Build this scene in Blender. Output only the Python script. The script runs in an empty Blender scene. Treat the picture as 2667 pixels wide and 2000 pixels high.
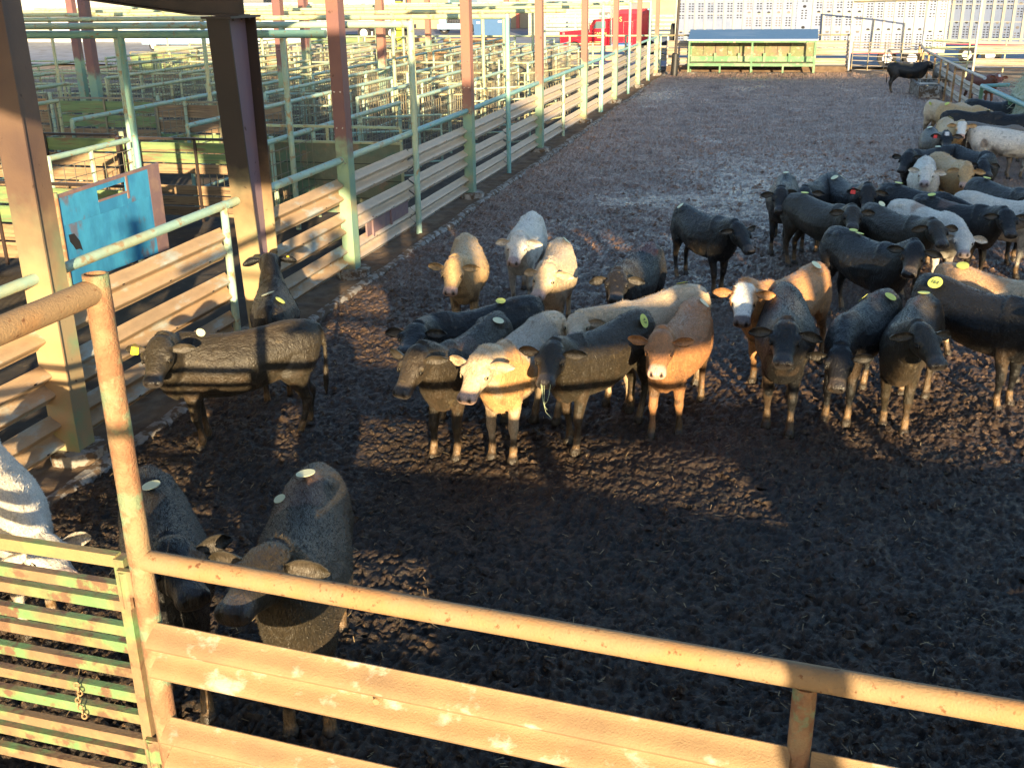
import bpy, bmesh, math, random, numpy as np
from mathutils import Vector, Matrix
from mathutils.bvhtree import BVHTree
R_=math.radians
sc=bpy.context.scene
COL=sc.collection
rng=random.Random(7)
# ------------------------------------------------------------ camera
cam_d=bpy.data.cameras.new('camera'); cam=bpy.data.objects.new('camera',cam_d); COL.objects.link(cam)
sc.camera=cam
F=2729.0
cam_d.sensor_fit='HORIZONTAL'; cam_d.sensor_width=36.0; cam_d.lens=36.0*F/2667.0
cam_d.clip_start=.05; cam_d.clip_end=1500
_y=np.array([2074-1333.5,1045.,-F]);_y/=np.linalg.norm(_y)
_z=-np.array([1435-1333.5,-7200.,-F]);_z-=_y*(_y@_z);_z/=np.linalg.norm(_z)
_x=np.cross(_y,_z)
RW=np.array([_x,_y,_z])     # rows: world axes seen from the camera = camera-to-world rotation
cam.matrix_world=Matrix.Translation((0,0,4.5))@Matrix(RW.tolist()).to_4x4()
# ------------------------------------------------------------ light
SUN_EL,SUN_AZ=10.4,22.0
sun_d=bpy.data.lights.new('sun','SUN'); sun_d.energy=5.0; sun_d.angle=R_(.55); sun_d.color=(1.0,.77,.45)
sun=bpy.data.objects.new('sun',sun_d); COL.objects.link(sun)
_d=Vector((-math.sin(R_(SUN_AZ)),math.cos(R_(SUN_AZ)),-math.tan(R_(SUN_EL))))
sun.rotation_euler=_d.to_track_quat('-Z','Y').to_euler(); sun.location=(20,-40,30)
world=bpy.data.worlds.new('World'); sc.world=world; world.use_nodes=True
wn=world.node_tree; bg=wn.nodes['Background']
sky=wn.nodes.new('ShaderNodeTexSky'); sky.sky_type='NISHITA'; sky.sun_disc=False
sky.sun_elevation=R_(SUN_EL); sky.sun_rotation=R_(180-SUN_AZ); sky.air_density=1.0; sky.dust_density=.6; sky.ozone_density=2.0
wn.links.new(sky.outputs[0],bg.inputs[0]); bg.inputs[1].default_value=.125
sc.view_settings.view_transform='Standard'; sc.view_settings.look='None'; sc.view_settings.gamma=1.0
sc.view_settings.exposure=1.6
try:
    sc.cycles.max_bounces=6; sc.cycles.diffuse_bounces=3
except Exception: pass

# ------------------------------------------------------------ materials
def _n(nt,t,**k):
    x=nt.nodes.new(t)
    for a,b in k.items(): setattr(x,a,b)
    return x
def material(name,base,rough=.6,metal=0.,second=None,amount=.5,scale=3.,detail=6.,third=None,amount3=.3,scale3=18.,bump=.25,bscale=30.,stretch=(1,1,1),spec=.5,rough2=None,coat=0.,sheen=0.,soft=.06,vary=.12,dust=None):
    m=bpy.data.materials.new(name); m.use_nodes=True; nt=m.node_tree; L=nt.links.new
    b=nt.nodes['Principled BSDF']; b.inputs['Roughness'].default_value=rough; b.inputs['Metallic'].default_value=metal
    b.inputs['Specular IOR Level'].default_value=spec; b.inputs['Coat Weight'].default_value=coat
    if sheen: b.inputs['Sheen Weight'].default_value=sheen
    tc=_n(nt,'ShaderNodeTexCoord'); mp=_n(nt,'ShaderNodeMapping'); mp.inputs['Scale'].default_value=stretch
    L(tc.outputs['Object'],mp.inputs[0])
    oi=_n(nt,'ShaderNodeObjectInfo'); vm=_n(nt,'ShaderNodeVectorMath',operation='ADD'); L(mp.outputs[0],vm.inputs[0])
    sc_=_n(nt,'ShaderNodeMath',operation='MULTIPLY'); sc_.inputs[1].default_value=37.; L(oi.outputs['Random'],sc_.inputs[0]); L(sc_.outputs[0],vm.inputs[1])
    vec=vm.outputs[0]
    def noise(s,d=6.,r=.6):
        t=_n(nt,'ShaderNodeTexNoise'); t.inputs['Scale'].default_value=s; t.inputs['Detail'].default_value=d; t.inputs['Roughness'].default_value=r; L(vec,t.inputs['Vector']); return t.outputs[0]
    def mask(src,am,sf):
        r=_n(nt,'ShaderNodeMapRange'); r.inputs[1].default_value=(1-am)*.5+.25-sf; r.inputs[2].default_value=(1-am)*.5+.25+sf; L(src,r.inputs[0]); return r.outputs[0]
    def mix(a,c,f):
        x=_n(nt,'ShaderNodeMix',data_type='RGBA'); L(f,x.inputs[0]); 
        if isinstance(a,tuple): x.inputs[6].default_value=(*a,1)
        else: L(a,x.inputs[6])
        if isinstance(c,tuple): x.inputs[7].default_value=(*c,1)
        else: L(c,x.inputs[7])
        return x.outputs[2]
    cur=tuple(base)
    n1=noise(scale,detail)
    if second is not None: cur=mix(cur,tuple(second),mask(n1,amount,soft))
    if third is not None: cur=mix(cur,tuple(third),mask(noise(scale3,5.),amount3,soft*.6))
    if dust is not None:
        ge=_n(nt,'ShaderNodeNewGeometry'); sp=_n(nt,'ShaderNodeSeparateXYZ'); L(ge.outputs['Normal'],sp.inputs[0])
        am=_n(nt,'ShaderNodeMath',operation='MULTIPLY_ADD'); L(noise(5.,5.),am.inputs[0]); am.inputs[1].default_value=1.1; L(sp.outputs[2],am.inputs[2])
        dm=_n(nt,'ShaderNodeMapRange'); dm.inputs[1].default_value=.55; dm.inputs[2].default_value=.95; L(am.outputs[0],dm.inputs[0]); cur=mix(cur,tuple(dust),dm.outputs[0])
    nv=noise(7.3,8.,.65)
    hs=_n(nt,'ShaderNodeHueSaturation'); mr=_n(nt,'ShaderNodeMapRange'); mr.inputs[3].default_value=1-vary*1.6; mr.inputs[4].default_value=1+vary*1.6; L(nv,mr.inputs[0]); L(mr.outputs[0],hs.inputs['Value'])
    if isinstance(cur,tuple): hs.inputs['Color'].default_value=(*cur,1)
    else: L(cur,hs.inputs['Color'])
    L(hs.outputs[0],b.inputs['Base Color'])
    if rough2 is not None:
        rr=_n(nt,'ShaderNodeMapRange'); rr.inputs[1].default_value=.35; rr.inputs[2].default_value=.65; rr.inputs[3].default_value=rough; rr.inputs[4].default_value=rough2; L(n1,rr.inputs[0]); L(rr.outputs[0],b.inputs['Roughness'])
    if bump:
        bp=_n(nt,'ShaderNodeBump'); bp.inputs['Strength'].default_value=bump; bp.inputs['Distance'].default_value=.01; L(noise(bscale,5.),bp.inputs['Height']); L(bp.outputs[0],b.inputs['Normal'])
    m['nodes_mix']=1
    return m
def zone_material(name,low,high,z,width,low2,high2,rough=.55,dust=(.42,.26,.13),dust_amt=.35):
    """colour change at a height (object z): paint, and painted shade on the tapered flange, over dust and wear"""
    m=bpy.data.materials.new(name); m.use_nodes=True; nt=m.node_tree; L=nt.links.new; b=nt.nodes['Principled BSDF']; b.inputs['Roughness'].default_value=rough
    tc=_n(nt,'ShaderNodeTexCoord'); sx=_n(nt,'ShaderNodeSeparateXYZ'); L(tc.outputs['Object'],sx.inputs[0])
    oi=_n(nt,'ShaderNodeObjectInfo'); 
    def noise(s,d=5.):
        t=_n(nt,'ShaderNodeTexNoise'); t.inputs['Scale'].default_value=s; t.inputs['Detail'].default_value=d; L(tc.outputs['Object'],t.inputs['Vector']); return t.outputs[0]
    def mr(src,a,c,d=0.,e=1.):
        r=_n(nt,'ShaderNodeMapRange'); r.inputs[1].default_value=a; r.inputs[2].default_value=c; r.inputs[3].default_value=d; r.inputs[4].default_value=e; L(src,r.inputs[0]); return r.outputs[0]
    def mix(a,c,f):
        x=_n(nt,'ShaderNodeMix',data_type='RGBA'); L(f,x.inputs[0])
        for i,q in ((6,a),(7,c)):
            if isinstance(q,tuple): x.inputs[i].default_value=(*q,1)
            else: L(q,x.inputs[i])
        return x.outputs[2]
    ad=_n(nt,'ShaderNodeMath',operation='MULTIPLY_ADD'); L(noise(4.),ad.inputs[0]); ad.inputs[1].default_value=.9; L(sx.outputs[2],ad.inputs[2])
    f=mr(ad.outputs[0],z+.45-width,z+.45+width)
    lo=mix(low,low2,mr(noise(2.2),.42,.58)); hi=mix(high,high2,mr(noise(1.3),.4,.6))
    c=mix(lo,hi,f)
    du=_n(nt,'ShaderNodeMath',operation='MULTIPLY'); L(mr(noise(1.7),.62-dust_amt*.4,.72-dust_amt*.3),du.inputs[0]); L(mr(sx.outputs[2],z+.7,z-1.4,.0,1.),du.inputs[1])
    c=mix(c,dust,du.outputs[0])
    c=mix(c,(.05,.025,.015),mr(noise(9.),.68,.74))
    L(c,b.inputs['Base Color'])
    bp=_n(nt,'ShaderNodeBump'); bp.inputs['Strength'].default_value=.2; bp.inputs['Distance'].default_value=.01; L(noise(26.),bp.inputs['Height']); L(bp.outputs[0],b.inputs['Normal'])
    return m
DUST=(.30,.20,.11)
M={}
M['dusty_pipe']=material('dusty_pipe',DUST,.8,0,(.36,.20,.09),.45,2.5,third=(.16,.07,.03),amount3=.22,scale3=25,bump=.5,bscale=90)
M['rusty_pipe']=material('rusty_pipe',(.26,.13,.07),.8,0,DUST,.5,5,third=(.20,.25,.15),amount3=.38,scale3=6,bump=1.0,bscale=70,vary=.25)
M['green_pipe']=material('green_pipe',(.32,.48,.40),.5,0,(.40,.48,.33),.5,1.5,third=(.38,.27,.14),amount3=.30,scale3=6,bump=.3,bscale=60)
M['blue_green_pipe']=material('blue_green_pipe',(.18,.38,.37),.5,0,(.25,.43,.35),.4,1.5,third=(.30,.22,.13),amount3=.22,scale3=9,bump=.3,bscale=60)
M['olive_pipe']=material('olive_pipe',(.46,.45,.25),.55,0,(.36,.44,.28),.5,1.2,third=(.34,.25,.12),amount3=.3,scale3=6,bump=.3,bscale=60)
M['guardrail_dusty']=material('guardrail_dusty',(.31,.205,.11),.8,.0,(.25,.165,.095),.4,2.2,third=(.46,.42,.35),amount3=.24,scale3=7,bump=.5,bscale=120,stretch=(.8,.8,1.3),vary=.16,soft=.10)
M['guardrail_left']=material('guardrail_left',(.46,.31,.18),.75,.0,(.38,.26,.15),.4,1.6,third=(.44,.47,.42),amount3=.30,scale3=3,bump=.4,bscale=60,stretch=(1,.5,1.4),vary=.18,soft=.1)
M['guardrail_side']=material('guardrail_side',(.56,.56,.55),.5,.1,(.55,.47,.37),.45,1.3,third=(.36,.22,.12),amount3=.30,scale3=5,bump=.3,bscale=45,stretch=(1,.6,1.4),vary=.16,dust=(.55,.41,.28),soft=.12)
M['guardrail_far']=material('guardrail_far',(.44,.46,.49),.45,.2,(.40,.35,.28),.35,1.0,bump=.2,bscale=20,stretch=(.6,.6,1.6),dust=(.42,.32,.22))
M['gate_paint']=material('gate_paint',(.15,.27,.11),.6,0,(.24,.16,.09),.52,2.6,third=(.17,.10,.06),amount3=.35,scale3=7,bump=.4,bscale=60,vary=.25)
M['wire']=material('wire',(.20,.19,.15),.6,.3,(.30,.25,.15),.5,1.,bump=0)
M['steel_primer']=zone_material('steel_primer',(.20,.33,.25),(.175,.085,.085),2.15,.12,(.25,.36,.22),(.21,.10,.085))
M['steel_primer_pink']=zone_material('steel_primer_pink',(.20,.33,.25),(.30,.13,.09),2.0,.12,(.25,.36,.22),(.26,.12,.09),dust_amt=.2)
M['barn_steel_dark']=material('barn_steel_dark',(.025,.017,.016),.5,0,(.04,.025,.022),.5,1.5,bump=.15)
M['barn_steel_web']=material('barn_steel_web',(.13,.085,.11),.5,0,(.16,.08,.075),.45,1.2,third=(.24,.33,.24),amount3=.08,scale3=3,bump=.15)
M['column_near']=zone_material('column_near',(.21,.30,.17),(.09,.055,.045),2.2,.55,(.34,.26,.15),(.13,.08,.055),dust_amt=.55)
M['concrete']=material('concrete',(.27,.245,.215),.9,0,(.40,.375,.34),.4,4.,third=(.12,.08,.05),amount3=.5,scale3=7,bump=.8,bscale=25,vary=.2)
M['mud_dry']=material('mud_dry',(.12,.075,.045),.95,0,(.17,.11,.065),.5,3.,bump=1.,bscale=22,vary=.25)
M['wood_green']=material('wood_green',(.14,.22,.10),.8,0,(.20,.27,.11),.5,2.,third=(.20,.14,.08),amount3=.35,scale3=5,bump=.6,bscale=20,stretch=(.3,.3,4),vary=.2)
M['wood_tan']=material('wood_tan',(.34,.23,.13),.85,0,(.24,.155,.09),.5,2.5,third=(.12,.08,.05),amount3=.3,scale3=8,bump=.7,bscale=20,stretch=(.25,.25,5),vary=.22)
M['wood_orange']=material('wood_orange',(.42,.25,.12),.85,0,(.30,.17,.08),.4,2.5,bump=.5,bscale=20,stretch=(.25,.25,5),vary=.15)
M['blue_sheet']=material('blue_sheet',(.035,.22,.44),.55,0,(.05,.30,.54),.5,1.6,third=(.13,.15,.22),amount3=.30,scale3=2.2,bump=.25,bscale=30,stretch=(1,1,.55),vary=.15)
M['primer_sheet']=material('primer_sheet',(.20,.13,.14),.6,0,(.26,.17,.15),.4,3,bump=.2)
M['olive_sheet']=material('olive_sheet',(.19,.19,.115),.7,0,(.12,.19,.12),.5,1.3,third=(.28,.2,.12),amount3=.35,scale3=3,bump=.3,bscale=16,vary=.2)
M['black_sleeve']=material('black_sleeve',(.015,.016,.018),.5,0,(.04,.035,.03),.3,6,bump=.3)
M['dark_pole']=material('dark_pole',(.035,.028,.026),.7,0,(.06,.045,.038),.4,3,bump=.3)
M['feeder_green']=material('feeder_green',(.10,.22,.11),.65,0,(.17,.27,.15),.45,1.6,third=(.40,.34,.24),amount3=.25,scale3=5,bump=.3)
M['feeder_back']=material('feeder_back',(.16,.18,.085),.8,0,(.20,.155,.10),.48,1.4,third=(.40,.32,.22),amount3=.3,scale3=3,bump=.4,bscale=15,vary=.2)
M['feeder_roof']=material('feeder_roof',(.06,.13,.25),.5,.1,(.09,.16,.28),.35,1.2,bump=.2,stretch=(.3,2,1))
M['trailer_panel']=material('trailer_panel',(.17,.21,.32),.4,.1,(.14,.18,.29),.35,.8,bump=.05,vary=.05)
M['trailer_rib']=material('trailer_rib',(.36,.35,.31),.45,.0,(.36,.33,.26),.3,1.,bump=.05,vary=.05)
M['hole_dark']=material('hole_dark',(.012,.012,.016),.8,bump=0)
M['hole_warm']=material('hole_warm',(.13,.12,.12),.8,bump=0,vary=.3)
M['red_paint']=material('red_paint',(.62,.012,.03),.25,0,coat=.8,bump=0,vary=.03)
M['red_roof']=material('red_roof',(.50,.02,.05),.3,0,coat=.6,bump=0,vary=.03)
M['chrome']=material('chrome',(.75,.77,.8),.15,1.,bump=0,vary=.02)
M['glass']=material('glass',(.10,.16,.17),.08,0,spec=.8,bump=0,vary=.02)
M['black_rubber']=material('black_rubber',(.02,.02,.022),.8,bump=.2)
M['gold']=material('gold',(.70,.50,.18),.5,bump=0,vary=.03)
M['white_paint']=material('white_paint',(.6,.6,.62),.5,0,(.52,.52,.5),.3,.8,bump=.05,vary=.05)
M['siding_white']=material('siding_white',(.40,.39,.36),.6,0,(.34,.33,.30),.4,.4,bump=.1,vary=.05)
M['siding_tan']=material('siding_tan',(.40,.32,.20),.7,0,(.34,.27,.17),.4,.5,bump=.1,vary=.07)
M['roof_dark']=material('roof_dark',(.05,.05,.065),.6,bump=.1)
M['blue_truck']=material('blue_truck',(.30,.44,.62),.35,0,coat=.4,bump=0,vary=.03)
M['blue_bin']=material('blue_bin',(.045,.12,.26),.6,bump=.1)
M['yellow_paint']=material('yellow_paint',(.66,.62,.03),.6,0,(.5,.48,.05),.3,2,bump=.1)
M['red_post']=material('red_post',(.50,.13,.09),.6,bump=.1)
M['asphalt']=material('asphalt',(.19,.21,.26),.85,0,(.24,.26,.31),.5,.25,third=(.17,.17,.18),amount3=.4,scale3=1.2,bump=.3,bscale=15,vary=.1)
M['yard_dirt']=material('yard_dirt',(.17,.125,.085),.95,0,(.22,.15,.10),.5,.5,third=(.38,.29,.2),amount3=.35,scale3=2,bump=.8,bscale=8,vary=.2)
M['pen_dirt']=material('pen_dirt',(.045,.034,.026),.95,0,(.075,.055,.036),.45,.7,third=(.12,.09,.055),amount3=.2,scale3=4,bump=1.0,bscale=9,vary=.25)
M['grass']=material('grass',(.07,.13,.03),.9,bump=.5,bscale=10)
M['hay']=material('hay',(.42,.43,.30),.9,0,(.52,.52,.38),.5,4,third=(.22,.25,.14),amount3=.3,scale3=14,bump=1.,bscale=40,vary=.3)
M['hay_blade']=material('hay_blade',(.60,.60,.44),.8,0,(.46,.48,.32),.5,3,bump=0,vary=.3)
M['straw']=material('straw',(.42,.31,.16),.8,0,(.22,.15,.08),.5,3,bump=0,vary=.35)
M['grass_stem']=material('grass_stem',(.55,.62,.38),.7,bump=0)
M['tag_yellow']=material('tag_yellow',(.72,.76,.16),.55,bump=0,vary=.06)
M['tag_pale']=material('tag_pale',(.74,.76,.50),.55,bump=0,vary=.06)
M['ear_tag_yellow']=material('ear_tag_yellow',(.80,.62,.03),.5,bump=0,vary=.05)
M['ear_tag_red']=material('ear_tag_red',(.75,.05,.04),.5,bump=0,vary=.05)
M['ink']=material('ink',(.10,.13,.07),.7,bump=0)
M['siding_barn']=material('siding_barn',(.35,.33,.30),.6,bump=.1)
M['chain']=material('chain',(.40,.26,.14),.6,.4,bump=.3)
def coat_material():
    m=bpy.data.materials.new('calf_coat'); m.use_nodes=True; nt=m.node_tree; L=nt.links.new; b=nt.nodes['Principled BSDF']
    at=_n(nt,'ShaderNodeAttribute',attribute_name='coat'); tc=_n(nt,'ShaderNodeTexCoord')
    mp=_n(nt,'ShaderNodeMapping'); mp.inputs['Scale'].default_value=(.5,1,.42); L(tc.outputs['Object'],mp.inputs[0])
    ns=_n(nt,'ShaderNodeTexNoise'); ns.inputs['Scale'].default_value=140; ns.inputs['Detail'].default_value=3; ns.inputs['Distortion'].default_value=.6; L(mp.outputs[0],ns.inputs['Vector'])
    n2=_n(nt,'ShaderNodeTexNoise'); n2.inputs['Scale'].default_value=26; n2.inputs['Detail'].default_value=4; n2.inputs['Distortion'].default_value=1.2; L(mp.outputs[0],n2.inputs['Vector'])
    mr=_n(nt,'ShaderNodeMapRange'); mr.inputs[1].default_value=.3; mr.inputs[2].default_value=.7; mr.inputs[3].default_value=.72; mr.inputs[4].default_value=1.28; L(ns.outputs[0],mr.inputs[0])
    hs=_n(nt,'ShaderNodeHueSaturation'); L(at.outputs['Color'],hs.inputs['Color']); L(mr.outputs[0],hs.inputs['Value']); L(hs.outputs[0],b.inputs['Base Color'])
    rr=_n(nt,'ShaderNodeMapRange'); rr.inputs[3].default_value=.46; rr.inputs[4].default_value=.16; L(at.outputs['Alpha'],rr.inputs[0]); L(rr.outputs[0],b.inputs['Roughness'])
    b.inputs['Specular IOR Level'].default_value=.45; b.inputs['Sheen Weight'].default_value=.04; b.inputs['Sheen Roughness'].default_value=.45; b.inputs['Sheen Tint'].default_value=(.9,.85,.75,1)
    ad=_n(nt,'ShaderNodeMath',operation='ADD'); L(ns.outputs[0],ad.inputs[0]); ml=_n(nt,'ShaderNodeMath',operation='MULTIPLY'); L(n2.outputs[0],ml.inputs[0]); ml.inputs[1].default_value=2.2; L(ml.outputs[0],ad.inputs[1])
    bp=_n(nt,'ShaderNodeBump'); bp.inputs['Strength'].default_value=.65; bp.inputs['Distance'].default_value=.012; L(ad.outputs[0],bp.inputs['Height']); L(bp.outputs[0],b.inputs['Normal'])
    return m
M['coat']=coat_material()

# ------------------------------------------------------------ mesh helpers
class MB:
    def __init__(s): s.v=[];s.f=[]
    def add(s,v,f):
        b=len(s.v); s.v+= [tuple(map(float,p)) for p in v]; s.f+=[tuple(b+i for i in q) for q in f]; return s
    def box(s,c,d,rot=0.,tilt=None):
        x,y,z=[q/2 for q in d]; P=[Vector(p) for p in [(-x,-y,-z),(x,-y,-z),(x,y,-z),(-x,y,-z),(-x,-y,z),(x,-y,z),(x,y,z),(-x,y,z)]]
        m=Matrix.Rotation(rot,3,'Z')
        if tilt: m=m@Matrix.Rotation(tilt[0],3,tilt[1])
        return s.add([m@p+Vector(c) for p in P],[(0,3,2,1),(4,5,6,7),(0,1,5,4),(1,2,6,5),(2,3,7,6),(3,0,4,7)])
    def bar(s,a,b,w,h):
        """rectangular bar a->b, w sideways, h up"""
        a=Vector(a);b=Vector(b);d=(b-a).normalized(); up=Vector((0,0,1)) if abs(d.z)<.95 else Vector((0,1,0))
        r=d.cross(up).normalized(); u=r.cross(d)
        P=[]
        for p in (a,b):
            for i,j in ((-1,-1),(1,-1),(1,1),(-1,1)): P.append(p+r*i*w/2+u*j*h/2)
        return s.add(P,[(0,1,2,3)[::-1],(4,5,6,7),(0,1,5,4),(1,2,6,5),(2,3,7,6),(3,0,4,7)])
    def tube(s,pts,r,n=10,cap=True,wob=0.,hollow=False):
        pts=[Vector(p) for p in pts]; rings=[]
        rr=r if isinstance(r,(list,tuple)) else [r]*len(pts)
        prev=None
        for i,p in enumerate(pts):
            d=(pts[min(i+1,len(pts)-1)]-pts[max(i-1,0)]).normalized()
            up=Vector((0,0,1)) if abs(d.z)<.95 else Vector((0,1,0))
            a=d.cross(up).normalized(); b=a.cross(d)
            if prev is not None and prev.dot(a)<0: a=-a;b=-b
            prev=a
            rings.append([p+(a*math.cos(2*math.pi*k/n)+b*math.sin(2*math.pi*k/n))*(rr[i]*(1+rng.uniform(-wob,wob))) for k in range(n)])
        V=[q for R in rings for q in R]; Fc=[]
        for i in range(len(rings)-1):
            for k in range(n):
                Fc.append((i*n+k,i*n+(k+1)%n,(i+1)*n+(k+1)%n,(i+1)*n+k))
        if cap:
            Fc.append(tuple(range(n))[::-1]); Fc.append(tuple((len(rings)-1)*n+k for k in range(n)))
        return s.add(V,Fc)
    def long_tube(s,a,b,r,n=12,seg=.35,sag=0.,wob=.015):
        a=Vector(a);b=Vector(b);k=max(2,int((b-a).length/seg)); pts=[]
        for i in range(k+1):
            t=i/k; p=a.lerp(b,t); p.z-=sag*4*t*(1-t); pts.append(p)
        return s.tube(pts,r,n,wob=wob)
    def prism(s,poly,axis,a,b):
        """extrude 2d polygon along axis (0,1,2) from a to b"""
        n=len(poly); V=[]
        for t in (a,b):
            for p,q in poly: V.append({0:(t,p,q),1:(p,t,q),2:(p,q,t)}[axis])
        return s.add(V,[tuple(range(n))[::-1],tuple(range(n,2*n))]+[(i,(i+1)%n,n+(i+1)%n,n+i) for i in range(n)])
    def wbeam(s,a,b,side,h=.31,d=.085,seg=.4,dent=.0,curl=.0):
        """guardrail W section from a to b (centre line); side = +1/-1 which way the ridges face"""
        a=Vector(a);b=Vector(b);L=(b-a).length; k=max(2,int(L/seg)); D=(b-a).normalized(); N=Vector((D.y,-D.x,0)).normalized()*side
        pr=[(.034*(1-math.cos(2*math.pi*(z_+.155)/.155))*(.085/.068),z_) for z_ in [-.155+.31*q_/20 for q_ in range(21)]]
        m=len(pr); V=[]
        for i in range(k+1):
            t=i/k; p=a.lerp(b,t)
            w1=rng.uniform(-1,1)*dent; w2=rng.uniform(-1,1)*dent
            for q,(dd,zz) in enumerate(pr):
                e=(w1 if zz>0 else w2)*(abs(zz)/.155)
                V.append(p+N*(dd*d/.085+e*.6)+Vector((0,0,zz*h/.31+e*.5)))
            for q,(dd,zz) in enumerate(pr):
                e=(w1 if zz>0 else w2)*(abs(zz)/.155)
                V.append(p+N*(dd*d/.085-.006+e*.6)+Vector((0,0,zz*h/.31+e*.5)))
        Fc=[]
        for i in range(k):
            o=i*2*m;o2=o+2*m
            for q in range(m-1):
                Fc.append((o+q,o+q+1,o2+q+1,o2+q)); Fc.append((o+m+q,o2+m+q,o2+m+q+1,o+m+q+1))
            Fc.append((o,o2,o2+m,o+m)); Fc.append((o+m-1,o+2*m-1,o2+2*m-1,o2+m-1))
        for o in (0,k*2*m):
            for q in range(m-1): Fc.append((o+q,o+m+q,o+m+q+1,o+q+1))
        return s.add(V,Fc)
    def build(s,name,mat,parent=None,smooth=False,origin=None):
        me=bpy.data.meshes.new(name)
        o=Vector(parent_origin(parent)) if parent is not None else Vector(origin or (0,0,0))
        rot=parent_rot(parent)
        V=[rot@(Vector(p)-o) for p in s.v]
        me.from_pydata([tuple(p) for p in V],[],s.f); me.update()
        if smooth:
            me.polygons.foreach_set('use_smooth',[True]*len(me.polygons))
            me.set_sharp_from_angle(angle=R_(38)) if hasattr(me,'set_sharp_from_angle') else None
        mats=mat if isinstance(mat,(list,tuple)) else [mat]
        for q in mats: me.materials.append(M[q] if isinstance(q,str) else q)
        ob=bpy.data.objects.new(name,me); COL.objects.link(ob)
        if parent is not None: ob.parent=parent
        else: ob.location=o
        return ob
def parent_origin(p):
    o=Vector((0,0,0))
    while p is not None: o=o+Vector(p.location) if p.parent is None else o+Vector(p.location); p=p.parent
    return o
def parent_rot(p):
    while p is not None and p.parent is not None: p=p.parent
    if p is None: return Matrix.Identity(3)
    return p.rotation_euler.to_matrix().inverted()
def tag(o,label=None,cat=None,group=None,kind=None):
    if label: o['label']=label
    if cat: o['category']=cat
    if group: o['group']=group
    if kind: o['kind']=kind
    return o
def thing(name,label,cat,loc=(0,0,0),group=None):
    o=bpy.data.objects.new(name,None); o.empty_display_size=.2; COL.objects.link(o); o.location=loc
    return tag(o,label,cat,group)
def text_mesh(txt,size,name,mat,parent,mw,extrude=.002,width=None):
    """lettering as mesh; mw = 4x4 matrix in the parent's space"""
    c=bpy.data.curves.new('t','FONT'); c.body=txt; c.size=size; c.align_x='CENTER'; c.align_y='CENTER'; c.extrude=extrude
    if width: c.space_character=width
    o=bpy.data.objects.new('t',c); COL.objects.link(o)
    me=bpy.data.meshes.new_from_object(o.evaluated_get(bpy.context.evaluated_depsgraph_get()))
    bpy.data.objects.remove(o); me.transform(mw); me.materials.clear(); me.materials.append(M[mat])
    ob=bpy.data.objects.new(name,me); COL.objects.link(ob); ob.parent=parent
    return ob

#@@CALF
def _ring(c,A,B,n=14,e=1.0):
    a=np.linspace(0,2*np.pi,n,endpoint=False)
    ca,sa=np.cos(a),np.sin(a)
    if e!=1.0: ca=np.sign(ca)*abs(ca)**e; sa=np.sign(sa)*abs(sa)**e
    return np.asarray(c)[None]+ca[:,None]*np.asarray(A)[None]+sa[:,None]*np.asarray(B)[None]
class Loft:
    def __init__(s): s.v=[];s.f=[];s.n=0
    def add(s,rings):
        n=len(rings[0]);b=s.n
        for r in rings: s.v.append(r)
        for i in range(len(rings)-1):
            for j in range(n):
                k=(j+1)%n
                s.f.append((b+i*n+j,b+i*n+k,b+(i+1)*n+k,b+(i+1)*n+j))
        s.f.append(tuple(b+j for j in range(n))[::-1])
        s.f.append(tuple(b+(len(rings)-1)*n+j for j in range(n)))
        s.n+=n*len(rings)
    def ell(s,c,rx,ry,rz,rot=0):
        R=[];cr,sr=math.cos(rot),math.sin(rot)
        for t in (-.98,-.85,-.55,-.2,.2,.55,.85,.98):
            q=math.sqrt(1-t*t)
            # axis along z' tilted in xz plane
            ax=np.array([sr,0,cr]); bx=np.array([cr,0,-sr])
            R.append(_ring(np.array(c)+ax*t*rz,bx*rx*q,np.array([0,1,0])*ry*q,10))
        s.add(R)
def _bez(p0,p1,p2,p3,t): return (1-t)**3*p0+3*t*(1-t)**2*p1+3*t*t*(1-t)*p2+t**3*p3
def nz(v): return v/np.linalg.norm(v)
def vnoise(p,freq,seed=0):
    """cheap value noise on points"""
    q=p*freq; i=np.floor(q).astype(np.int64); f=q-i; f=f*f*(3-2*f)
    def h(a):
        n=(a[:,0]*374761393+a[:,1]*668265263+a[:,2]*2147483647+seed*9176741)&0xffffffff
        n=((n^(n>>13))*1274126177)&0xffffffff
        return ((n^(n>>16))&0xffff)/65535.0
    r=0
    for dx in (0,1):
        for dy in (0,1):
            for dz in (0,1):
                w=(f[:,0] if dx else 1-f[:,0])*(f[:,1] if dy else 1-f[:,1])*(f[:,2] if dz else 1-f[:,2])
                r=r+w*h(i+np.array([dx,dy,dz]))
    return r
TORSO=[(-.685,.97,.82,.05),(-.66,1.04,.72,.11),(-.60,1.08,.65,.155),(-.50,1.10,.60,.180),(-.38,1.105,.585,.190),(-.24,1.085,.555,.205),(-.10,1.065,.52,.232),(.06,1.055,.495,.242),(.20,1.06,.485,.230),(.32,1.085,.48,.205),(.42,1.10,.49,.178),(.50,1.085,.52,.155),(.57,1.04,.57,.13),(.62,.97,.65,.09)]
HEAD=[(-.055,.040,.045,-.085),(-.02,.072,.070,-.082),(.02,.096,.092,-.088),(.07,.108,.106,-.100),(.12,.109,.114,-.108),(.17,.104,.110,-.108),(.215,.088,.100,-.100),(.26,.078,.088,-.088),(.30,.071,.077,-.077),(.34,.070,.070,-.069),(.38,.077,.064,-.062),(.41,.075,.056,-.056),(.432,.054,.040,-.050)]
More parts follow.
